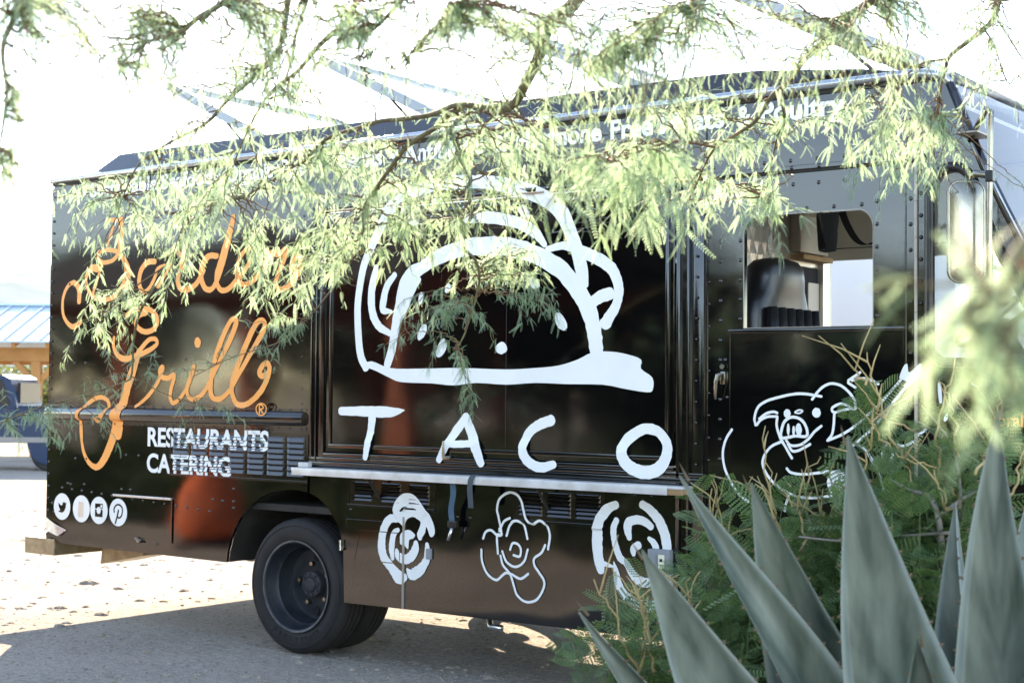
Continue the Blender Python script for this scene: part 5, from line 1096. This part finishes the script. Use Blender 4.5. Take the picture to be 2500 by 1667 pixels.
CLUMPS = [ # centre px, radii px, depth range, twigs, pinna length, pinnae per node
 (250,480,130,60,5.8,6.5,13,.0613,5),(330,600,150,100,5.9,6.6,16,.0613,5),(520,520,170,80,5.3,6.2,20,.0613,5),(640,600,110,100,5.3,6.2,17,.0613,5),(540,430,200,55,5.0,6.0,14,.0611,5),
 (770,460,150,100,4.8,5.6,22,.0613,5),(830,600,90,80,5.0,5.7,13,.0613,5),(980,470,150,90,4.8,5.6,22,.0613,5),(930,590,110,55,5.0,5.8,12,.0613,5),(1150,420,150,100,4.6,5.4,18,.0613,5),(1160,520,120,50,5.1,5.9,11,.0613,5),
 (900,370,200,55,4.6,5.4,16,.0611,5),(1230,330,210,75,4.4,5.2,24,.0611,5),(1440,340,130,70,4.2,5.0,15,.0611,5),(1430,430,45,60,3.8,4.1,6,.1,4),(1570,420,100,60,4.0,4.5,12,.095,5),(1700,400,120,70,4.3,5.0,14,.0613,5),
 (1700,270,150,50,4.5,5.2,13,.0611,5),(1850,320,80,50,4.7,5.2,7,.0611,5),(1870,480,70,50,5.75,6.1,10,.075,5),(1690,500,55,60,5.5,6.0,7,.0611,5),(2120,280,140,50,5.2,5.7,24,.0611,5),(2230,330,100,50,5.35,5.8,17,.0611,5),(2200,385,120,45,5.95,6.25,22,.0611,5),
 (1190,650,140,60,5.95,6.3,20,.0613,5),(1080,770,100,80,5.95,6.4,15,.0613,5),(1260,730,75,70,6.0,6.4,8,.0613,5),(1120,880,50,45,6.0,6.4,5,.0613,5),(270,770,110,65,6.7,7.2,14,.0613,5),(700,750,60,80,6.5,7.0,8,.0613,5),
 (320,900,150,55,7.5,7.9,8,.062,4),(610,880,120,50,7.5,7.9,6,.062,4),(60,1020,70,40,7.9,8.2,7,.08,5),(500,990,140,35,7.6,8.0,6,.062,4),(220,1005,100,35,7.8,8.2,5,.062,4),
 (30,40,50,50,2.7,3.2,4,.06,3),(130,70,40,80,2.7,3.2,4,.06,3),(380,120,90,100,3.2,3.9,8,.06,3),(640,90,110,80,3.4,4.2,12,.055,3),(820,60,110,55,3.5,4.2,10,.055,3),(1080,60,100,60,3.4,4.0,12,.055,3),(1320,60,140,60,3.5,4.1,15,.06,4),
 (1500,130,90,70,3.6,4.2,15,.06,4),(1620,110,80,100,3.5,4.1,14,.06,4),(1820,80,110,80,3.7,4.3,16,.06,4),(2000,110,110,80,3.9,4.5,14,.06,4),(2180,80,100,80,4.1,4.7,12,.06,4),(2400,60,90,55,4.6,5.1,9,.06,4),(2420,170,70,80,4.8,5.3,6,.06,3),
 (100,120,80,60,3.0,3.5,4,.05,3),(250,110,60,60,3.2,3.8,4,.05,3),(420,30,90,40,3.3,3.9,6,.05,3),(900,20,100,30,3.5,4.1,6,.05,3),(740,40,80,40,3.5,4.1,6,.05,3),(1190,60,80,60,3.5,4.1,7,.05,3),(1180,160,80,50,3.9,4.4,5,.05,3),(2250,60,90,60,4.2,4.8,8,.05,3),(1420,200,80,50,4.0,4.6,6,.06,3),(330,30,80,40,3.2,3.8,6,.05,3),(200,30,60,40,3.0,3.4,4,.05,3),(560,180,110,80,3.8,4.6,9,.055,3),(700,200,90,80,4.0,4.6,8,.055,3),(930,170,90,60,3.8,4.4,5,.05,3),(780,270,90,40,4.4,5,5,.06,3),(60,330,40,100,2.9,3.2,3,.045,2),(350,230,60,60,3.6,4.2,4,.05,3),(470,330,140,45,4.7,5.5,9,.07,4),(20,400,25,60,3.0,3.4,3,.05,3),(60,200,50,90,2.7,3.1,2,.05,2),(2390,740,55,110,0.98,1.12,4,.045,3),(2465,760,30,110,0.96,1.1,3,.045,3),(2440,480,70,60,6.2,6.6,4,.06,3)]
fol = Foliage(); tw = Sticks()
for cx, cy, rx, ry, d0, d1, n, size, per in CLUMPS:
    for _ in range(int(n*(0.8 if 3.75 < d0 < 5.9 and size > .0605 else (0.72 if d0 >= 5.9 else 1.7))+.5)):
        while True:
            a, b = RNG.uniform(-1, 1, 2)
            if a*a+b*b < 1: break
        tgt = at(cx+a*rx, cy+b*ry, RNG.uniform(d0, d1))
        dv = SK-tgt; cost = np.linalg.norm(dv, axis=1)+0.6*np.maximum(0, -dv[:, 2])+RNG.uniform(0, .05, len(SK)); i = int(np.argmin(cost)); st = SK[i]
        L = np.linalg.norm(tgt-st)
        side = RNG.normal(size=3)*0.12*min(L, .6); side[2] = abs(side[2])*0.8
        path = catmull([st, st*.66+tgt*.34+side, st*.3+tgt*.7+side*.8, tgt], 6)
        # run on past the target with a drooping tip
        dd = path[-1]-path[-2]; dd /= np.linalg.norm(dd)+1e-9; q = path[-1].copy(); tip = 0.16 if d0 > 2 else 0.07
        for k in range(4):
            dd = dd+np.array([0, 0, -0.28])+RNG.normal(size=3)*0.22; dd /= np.linalg.norm(dd); q = q+dd*tip/4; path.append(q)
        path = [p+RNG.normal(size=3)*0.004 if 0 < k < len(path)-1 else p for k, p in enumerate(path)]
        tw.add(path, min(0.0032, SKR[i]*.6), 0.0009, 4)
        # leaf nodes on the last stretch
        lacy = size <= .0605 and d0 > 2; acc = 0.0; reach = RNG.uniform(0.22, 0.34) if d0 > 2 else 0.13
        if lacy: reach = 0.42
        for k in range(len(path)-1, 0, -1):
            seg = path[k]-path[k-1]; sl = np.linalg.norm(seg)
            m_ = max(1, int(sl/(0.03 if lacy else 0.048)))
            for j in range(m_):
                fol.node(path[k]-seg*j/m_, seg/(sl+1e-9), 2 if lacy else (per-1 if acc < reach*.6 else max(2, per-2)), size*(0.72 if lacy else RNG.choice([0.55, 0.75, 0.9, 1.05])))
            acc += sl
            if acc > reach: break
tw.mb.obj('twigs', 'twig', mq, smooth='all', kind='stuff')
fol.build('leaves', 'leaf', mq)
print('pinnae', len(fol.p))

# ------------------------------------------------------------------ agave in front
AB = at(2400, 2560, 3.6); AB[2] = 0.0
ag = thing('agave_plant', 'large grey green agave with broad spiny pointed leaves in front of the shrubs', 'agave', tuple(AB))
def agave_leaf(tip, base, w, curl, roll, depth_bow, mname='agave'):
    """thick channelled leaf from base to tip: w = half width at the belly"""
    tip, base = np.array(tip), np.array(base); ax = tip-base; L = np.linalg.norm(ax); t = ax/L
    view = CAM-base; view /= np.linalg.norm(view); side = np.cross(t, view); side /= np.linalg.norm(side); nrm = np.cross(side, t)
    side = side*math.cos(roll)+nrm*math.sin(roll); nrm = np.cross(side, t)
    n, m_ = 26, 9; mb = MB(); edge = ([], [])
    for i in range(n+1):
        s = i/n; hw = w*((0.55+0.45*math.sin(min(s/0.45, 1)*math.pi/2))*(1-max(0, (s-0.42)/0.58)**1.35)); hw = max(hw, 0.0016)
        c = base+ax*s+nrm*depth_bow*math.sin(s*math.pi)+side*0.015*math.sin(s*7+w*40)
        th = 0.034*(1-s)**0.8+0.0025
        for face in (0, 1):
            for j in range(m_):
                u = -1+2*j/(m_-1); cup = curl*hw*(u*u)
                off = (th*(1-u*u)**0.5 if face else 0.0)
                mb.v.append(tuple(c+side*hw*u+nrm*(cup-off)))
        edge[0].append(c-side*hw+nrm*curl*hw); edge[1].append(c+side*hw+nrm*curl*hw)
    k = 2*m_
    for i in range(n):
        for j in range(m_-1):
            a = i*k+j; mb.f += [(a, a+1, a+k+1, a+k), (a+m_+1, a+m_, a+m_+k, a+m_+k+1)]
        a = i*k; mb.f += [(a, a+k, a+k+m_, a+m_), (a+m_-1, a+2*m_-1, a+2*m_-1+k, a+m_-1+k)]
    lf = mb.obj('leaf', mname, ag, smooth='all')
    uvs = [(-1+2*j/(m_-1), i/n, w*37) for i in range(n+1) for face in (0, 1) for j in range(m_)]
    at_ = lf.data.attributes.new('leafuv', 'FLOAT_VECTOR', 'POINT'); at_.data.foreach_set('vector', np.array(uvs, np.float32).ravel())
    sp = MB()                                                # marginal teeth and terminal spine
    for sgn, E_ in ((-1, edge[0]), (1, edge[1])):
        P_ = catmull(E_, 3)
        for q in range(6, len(P_)-6, 3):
            o = side*sgn; p = P_[q]; d = P_[q+1]-P_[q-1]; d /= np.linalg.norm(d)+1e-9
            sp.add([p-d*.005, p+d*.005, p+nrm*.002-o*.001, p+o*0.010+d*.003], [(0,1,3),(1,2,3),(2,0,3)])
    sp.tube([tuple(base+ax*.985), tuple(base+ax*1.0), tuple(base+ax*1.018)], [0.004, 0.0025, 0.0004], 6)
    sp.obj('margin_teeth', 'agave_edge', lf, kind='stuff')
def tipw(x, y, d): return at(x, y, d)
for (tx, ty, td, w, curl, roll, bow, bx) in [
    (1423,1486,3.50,0.070,0.55,0.55,0.05,-0.13),(1557,1346,3.35,0.125,0.25,0.2,0.03,-0.10),(1671,1154,3.62,0.078,0.55,-0.45,0.03,-0.06),(1823,1182,3.72,0.128,0.55,0.3,-0.04,-0.04),
    (2059,1065,3.42,0.125,0.25,-0.1,0.03,-0.01),(2342,1224,3.80,0.080,0.7,0.9,0.0,0.02),(2447,1000,3.50,0.098,0.3,0.12,0.02,0.05),(2640,1180,3.45,0.10,0.35,-0.3,0.03,0.08),(2760,1420,3.3,0.095,0.4,-0.4,0.03,0.1),(2250,1560,3.0,0.10,0.5,0.2,-0.05,0.0),(1800,1760,3.1,0.09,0.5,0.2,0.0,-.05),(2560,1100,3.95,0.09,.5,.2,-.02,.05),(2180,1330,4.0,.085,.5,-.4,-.02,0)]:
    b = AB+np.array([0, 0, 0.12])+RT*bx+np.array([random.uniform(-.03,.03), random.uniform(-.05,.02), 0]); agave_leaf(tipw(tx, ty, td), b, w*1.26, curl*1.35, roll, bow)
MB().lathe([(0.13,0.0),(0.15,0.1),(0.12,0.2),(0.0,0.26)], (0,0,0), 16).obj('core', 'agave', ag, smooth='all').data.transform(Matrix.Translation(AB) @ Matrix(((1,0,0,0),(0,0,1,0),(0,1,0,0),(0,0,0,1))))

# ------------------------------------------------------------------ feathery shrubs between agave and truck
def frond_template():
    vs = []; fs = []
    for i in range(9):
        x = 0.14+0.86*i/9; l = 0.30*(0.5+0.5*math.sin(math.pi*(i+2)/11))
        for s in (-1, 1):
            for j in range(5):
                a = j/5; px = x+0.35*l*a; py = s*l*(0.08+a*.92); k = len(vs); h = 0.038
                vs += [(px, py, -0.1*x*x-.05*a), (px+h, py+s*l*.1, -0.1*x*x-.05*a-.01), (px+.25*l/5, py+s*l*.21, -0.1*x*x-.05*a-.012), (px-h, py+s*l*.12, -0.1*x*x-.05*a-.01)]; fs += [(k, k+1, k+2), (k, k+2, k+3)]
    k = len(vs); vs += [(0,-.008,0),(0,.008,0),(1,0,-.1)]; fs += [(k, k+1, k+2)]
    return np.array(vs), np.array(fs)
FR = frond_template()
def shrub(label, clumps, roots, tanstems, name='feathery_shrub', grey=()):
    bs = np.mean([r for r in roots], axis=0); b = thing(name, label, 'shrub', (bs[0], bs[1], 0), 0, 'feathery green shrubs beside the truck')
    st = Sticks(); ts = Sticks(); P_ = []; D_ = []; U_ = []; S_ = []
    for cx, cy, rx, ry, d0, d1, n in clumps:
        for _ in range(max(2, int(n*0.36))):
            a, c = RNG.uniform(-1.1, 1.1, size=2); tgt = at(cx+a*rx, cy+c*ry, RNG.uniform(d0, d1))
            if tgt[2] < 0.06: tgt[2] = RNG.uniform(.06, .3)
            tgt[1] = min(tgt[1], -0.12)
            r = roots[RNG.integers(len(roots))]; mid = r*.45+tgt*.55+np.array([0, 0, .05])+RNG.normal(size=3)*0.06; path = catmull([r, mid, tgt], 7)
            st.add(path, 0.005, 0.0012, 4)
            for k in range(6, len(path)):
                t = path[k]-path[k-1]; t /= np.linalg.norm(t)
                for _q in range(2):
                    o = RNG.normal(size=3); o -= o.dot(t)*t; P_.append(path[k]+RNG.normal(size=3)*.008); D_.append(o/np.linalg.norm(o)+t*.5+np.array([0,0,.1])); U_.append(np.array([0,0,1.])+RNG.normal(size=3)*.4); S_.append(RNG.uniform(.06, .15))
    for px, py, qx, qy, d in tanstems:
        p0, p1 = at(px, py, d), at(qx, qy, d+RNG.uniform(-.15, .15)); m_ = (p0+p1)/2+RNG.normal(size=3)*.02; path = catmull([p0, m_, p1], 6); path = [p+RNG.normal(size=3)*.006 for p in path]; ts.add(path, .0048, .0016, 5)
        for k in (5, 8, 10):
            if k < len(path) and RNG.random() < .6:
                o = RNG.normal(size=3)*.05; o[2] = abs(o[2])+.03; ts.add([path[k], path[k]+o*.5+np.array([0,0,.01]), path[k]+o*1.3], .0036, .0014, 4)
    st.mb.obj('green_stems', 'gstem', b, smooth='all', kind='stuff')
    if tanstems: ts.mb.obj('dry_stems', 'drystem', b, smooth='all', kind='stuff')
    for pts, r0, r1 in grey: g = Sticks(); g.add(catmull([at(*p) for p in pts], 5), r0, r1, 8); g.mb.obj('bare_branch', 'greystem', b, smooth='all')
    V, Fc = place(FR[0], FR[1], np.array(P_), np.array(D_), np.array(U_), np.array(S_)); leafobj('fronds', V, Fc, 'fern', b, kind='stuff')
def root(x, y, d): p = at(x, y, d); p[2] = 0.0; return p
shrub('low feathery green shrub with dry tan stalks left of the agave', [(1510,1510,90,60,4.4,4.9,16),(1470,1600,80,60,4.4,4.9,12),(1600,1560,90,80,4.3,4.9,22),(1680,1480,90,80,4.4,5.0,22),(1650,1620,140,60,4.2,4.8,24),(1790,1560,90,100,4.3,4.9,22)],
      [root(1620,1800,4.6), root(1700,1800,4.7), root(1560,1800,4.6)], [(1600,1640,1555,1400,4.4),(1590,1600,1490,1380,4.5),(1560,1640,1450,1410,4.4),(1620,1600,1680,1410,4.5),(1690,1560,1705,1390,4.6),(1560,1640,1570,1460,4.4),(1640,1560,1530,1440,4.5)])
shrub('dense feathery shrub with bare tan twigs below the pig drawing', [(1780,1335,90,60,4.7,5.2,26),(1860,1295,110,70,4.7,5.3,34),(1730,1245,50,50,4.9,5.2,5),(1960,1305,110,60,4.7,5.3,34),(1800,1425,110,70,4.6,5.2,34),(1950,1415,120,80,4.6,5.2,34),(1900,1225,60,40,4.9,5.2,7),(1850,1525,120,80,4.5,5.1,30),(2000,1525,110,80,4.5,5.1,26),(1780,1275,60,50,4.9,5.2,6)],
      [root(1900,1750,4.9), root(1820,1750,4.9), root(1990,1750,4.9)], [(1760,1400,1745,1170,4.9),(1750,1390,1770,1175,5.0),(1765,1400,1735,1200,4.9),(1890,1350,1875,1130,4.9),(1905,1330,1865,1045,4.9),(1930,1340,1890,1160,4.8),(1990,1320,2010,1110,4.9),(2040,1340,1985,1140,4.8),(2000,1310,2030,1125,4.9),(1850,1360,1830,1160,5.0),(2060,1330,1905,1200,4.8),(1960,1350,1920,1230,4.8)])
shrub('tall feathery shrub with grey bent branch rising beside the cab', [(2130,1260,90,90,4.5,5.0,34),(2220,1180,100,90,4.5,5.0,38),(2330,1140,110,90,4.4,4.9,38),(2430,1190,90,110,4.3,4.8,34),(2250,1310,120,80,4.4,4.9,38),(2400,1360,110,100,4.3,4.8,34),(2150,1080,60,60,4.8,5.1,9),(2080,970,50,22,4.9,5.1,3),(2110,1020,50,50,4.9,5.1,5),(2270,1080,80,50,4.5,4.9,13),(2400,1060,80,60,4.3,4.7,18),(2130,1400,110,100,4.4,4.9,30),(2250,1480,140,100,4.3,4.8,36),(2420,1540,100,110,4.2,4.7,26),(2070,1180,50,70,4.8,5.1,6),(2060,1310,60,60,4.7,5.1,14)],
      [root(2250,1700,4.7), root(2330,1700,4.6), root(2170,1700,4.8), root(2430,1700,4.5)],
      [(2200,1120,2112,860,4.8),(2112,930,2100,870,4.8),(2250,1060,2130,985,4.7),(2180,1100,2120,960,4.8),(2290,1150,2330,880,4.6),(2340,1120,2300,930,4.5),(2230,1260,2190,1090,4.6),(2310,1240,2280,1150,4.5),(2130,1240,2125,1060,4.7),(2160,1240,2070,1130,4.7),(2380,1160,2440,960,4.4),(2440,1250,2500,1080,4.3),(2340,1220,2180,1100,4.6)],
      grey=[([(2310,1420,4.5),(2300,1340,4.5),(2290,1260,4.5),(2270,1215,4.55),(2220,1195,4.6),(2170,1170,4.65)], .012, .005),([(2300,1330,4.5),(2270,1290,4.55),(2210,1300,4.6)], .008, .003),([(2320,1300,4.45),(2170,1310,4.6),(2060,1320,4.6),(1950,1310,4.65)], .005, .003),([(2290,1260,4.5),(2380,1200,4.5),(2440,1190,4.5)], .007, .003),([(2330,1360,4.5),(2345,1200,4.55),(2320,1080,4.6),(2250,990,4.65)],.006,.002)])
# ------------------------------------------------------------------ trees and scrub behind the photographer (mirrored in the paint) and in the far desert
LQ = (np.array([(0,-.35,0),(.5,0,-.06),(0,.35,0),(1,0,-.25)]), np.array([(0,1,2),(1,3,2),(0,3,1)]))
LQ = (np.array([(0,0,0),(.5,.28,-.05),(1,0,-.2),(.5,-.28,-.05)]), np.array([(0,1,2),(0,2,3)]))
def leafy(name, label, cat, pos, h, rad, nclump, nleaf, trunk_r, mt, group, size=0.16, low=0.15):
    pos = np.array([pos[0], pos[1], 0.0]); t = thing(name, label, cat, tuple(pos), 0, group); st = Sticks()
    P_ = []; top = pos+np.array([RNG.normal()*.1*h, RNG.normal()*.1*h, h*.45])
    st.add(catmull([pos-np.array([0,0,.05]), pos*.5+top*.5+np.array([.04*h, 0, 0]), top], 5), trunk_r, trunk_r*.6, 8)
    for k in range(nclump):
        v = RNG.normal(size=3); v /= np.linalg.norm(v); r = RNG.uniform(.45, 1)
        c = pos+np.array([v[0]*rad*r, v[1]*rad*r, h*(low+(1-low)*.5)+v[2]*h*(1-low)*.5*r])
        st.add(catmull([top if c[2] > top[2]*.8 else pos*.6+top*.4, top*.4+c*.6+np.array([0,0,-.05*h]), c], 4), trunk_r*.35, trunk_r*.08, 5)
        P_.append(c+RNG.normal(size=(nleaf, 3))*rad*.17)
    P_ = np.vstack(P_); P_ = P_[P_[:, 2] > .04]; D_ = RNG.normal(size=P_.shape)+np.array([0,0,-.3]); U_ = RNG.normal(size=P_.shape)+np.array([0,0,.6])
    st.mb.obj('trunk', 'bark', t, smooth='all'); V, Fc = place(LQ[0], LQ[1], P_, D_, U_, RNG.uniform(.6, 1.3, len(P_))*size); leafobj('crown', V, Fc, mt, t, kind='stuff'); return t
for k, (x, y, h, r, lab) in enumerate([(-6.6,-12.6,4.8,2.2,'broad mesquite tree standing right of the red ramada'),(-9.6,-15.0,5.2,2.5,'tall mesquite tree behind the red ramada'),(-13.0,-15.5,4.0,2.4,'rounded mesquite tree behind the ramada back posts'),(-3.0,-18.0,4.0,2.4,'mesquite tree behind the tall scrub bushes'),(-24.0,-17.5,5.0,3.0,'outermost mesquite tree beyond the ramada')]):
    leafy('scrub_tree', lab, 'tree', (x, y), h, r, 60, 110, .16, 'scrub', 'mesquite trees opposite the truck', .2, .28)
for k, (x, y, h, r, lab) in enumerate([(-3.6,-10.9,3.4,1.8,'bushy scrub in front of the broad mesquite tree'),(0.9,-11.2,2.6,1.7,'round scrub bush opposite the serving hatch'),(3.2,-11.8,2.5,1.5,'upright scrub bush between the round bush and the cab side'),(-1.4,-11.6,2.7,1.7,'tall scrub bush beside the round one opposite the hatch'),(5.6,-12.5,2.6,1.5,'wide scrub bush opposite the cab')]):
    leafy('scrub_bush', lab, 'bush', (x, y), h, r, 60, 130, .06, 'scrub', 'scrub bushes opposite the truck', .16, .02)
for k in range(16):
    row = k//8; x = -13.0+1.75*(k % 8)+0.8*row+random.uniform(-.3, .3); y = -5.3-1.6*row+0.12*(k % 8)*-1+random.uniform(-.3, .3)
    leafy('hedge_bush', 'dark leafy bush in the planted bed facing the truck side', 'bush', (x, y), random.uniform(.75, 1.15), random.uniform(.85, 1.1), 22, 90, .05, 'hedge', 'bushes in the planted bed', .1, .0)
for k, (px_, d, h, r, lab) in enumerate([(-60,52,2.6,2.0,'grey green desert bush seen left of the ramada post'),(40,58,3.2,2.6,'pale desert bush seen through the ramada'),(105,50,2.0,1.7,'low desert bush right of the ramada post'),(150,64,3.0,2.5,'rounded desert bush hidden behind the truck tail'),(2440,34,3.2,2.2,'green desert bush beyond the cab windows'),(2300,40,3.6,2.6,'tall desert bush beyond the white trailer')]):
    p = at(px_, 930, d); leafy('desert_bush', lab, 'bush', (p[0], p[1]), h, r, 22, 60, .07, 'farleaf', 'desert bushes in the background', .28, .02)
# ------------------------------------------------------------------ pebbles on the sand
PB = np.array([(1,0,0),(0,1,0),(-1,0,0),(0,-1,0),(0,0,.7),(.5,.5,.45),(-.5,.5,.4),(-.5,-.5,.5),(.5,-.5,.4)]); PBF = np.array([(0,1,5),(1,2,6),(2,3,7),(3,0,8),(0,5,4),(5,1,4),(1,6,4),(6,2,4),(2,7,4),(7,3,4),(3,8,4),(8,0,4)])
n = 9000; a = RNG.uniform(0, 1, (n, 2)); pos = []
for u, v in a:
    d = 6.2+26*u**2.2; x_ = -150+2700*v; p = CAM+d*(FW*np.array([1,1,0])+(x_-1250)/FPX*RT*np.array([1,1,0])); pos.append((p[0], p[1], -0.001))
pos = np.array(pos); an = RNG.uniform(0, 6.28, n); V, Fc = place(PB, PBF, pos, np.stack([np.cos(an), np.sin(an), 0*an], 1), np.tile([0,0,1.0], (n, 1)), RNG.lognormal(-4.95, .55, n))
me = np_mesh('gravel', V, Fc); o = bpy.data.objects.new('gravel', me); COL.objects.link(o); me.materials.append(M['stone']); o['kind'] = 'stuff'; tag(o, 'small loose pebbles scattered over the sandy ground', 'gravel')

# trodden clods and twigs that throw the long streaks of shade on the sunlit sand
n = 1500; pos = []
for u, v in RNG.uniform(0, 1, (n, 2)):
    d = 8.5+18*u**1.7; x_ = -150+1500*v; p = CAM+d*(FW*np.array([1,1,0])+(x_-1250)/FPX*RT*np.array([1,1,0])); pos.append((p[0], p[1], -0.006))
pos = np.array(pos); an = RNG.uniform(0, 6.28, n); cl = PB*np.array([1.6, 1, .9])
V, Fc = place(cl, PBF, pos, np.stack([np.cos(an), np.sin(an), 0*an], 1), np.tile([0,0,1.0], (n, 1)), RNG.lognormal(-4.05, .45, n))
me = np_mesh('sand_clods', V, Fc); o = bpy.data.objects.new('sand_clods', me); COL.objects.link(o); me.materials.append(M['ground']); o['kind'] = 'stuff'; tag(o, 'trodden clods of sand scattered behind the rear wheel', 'sand')
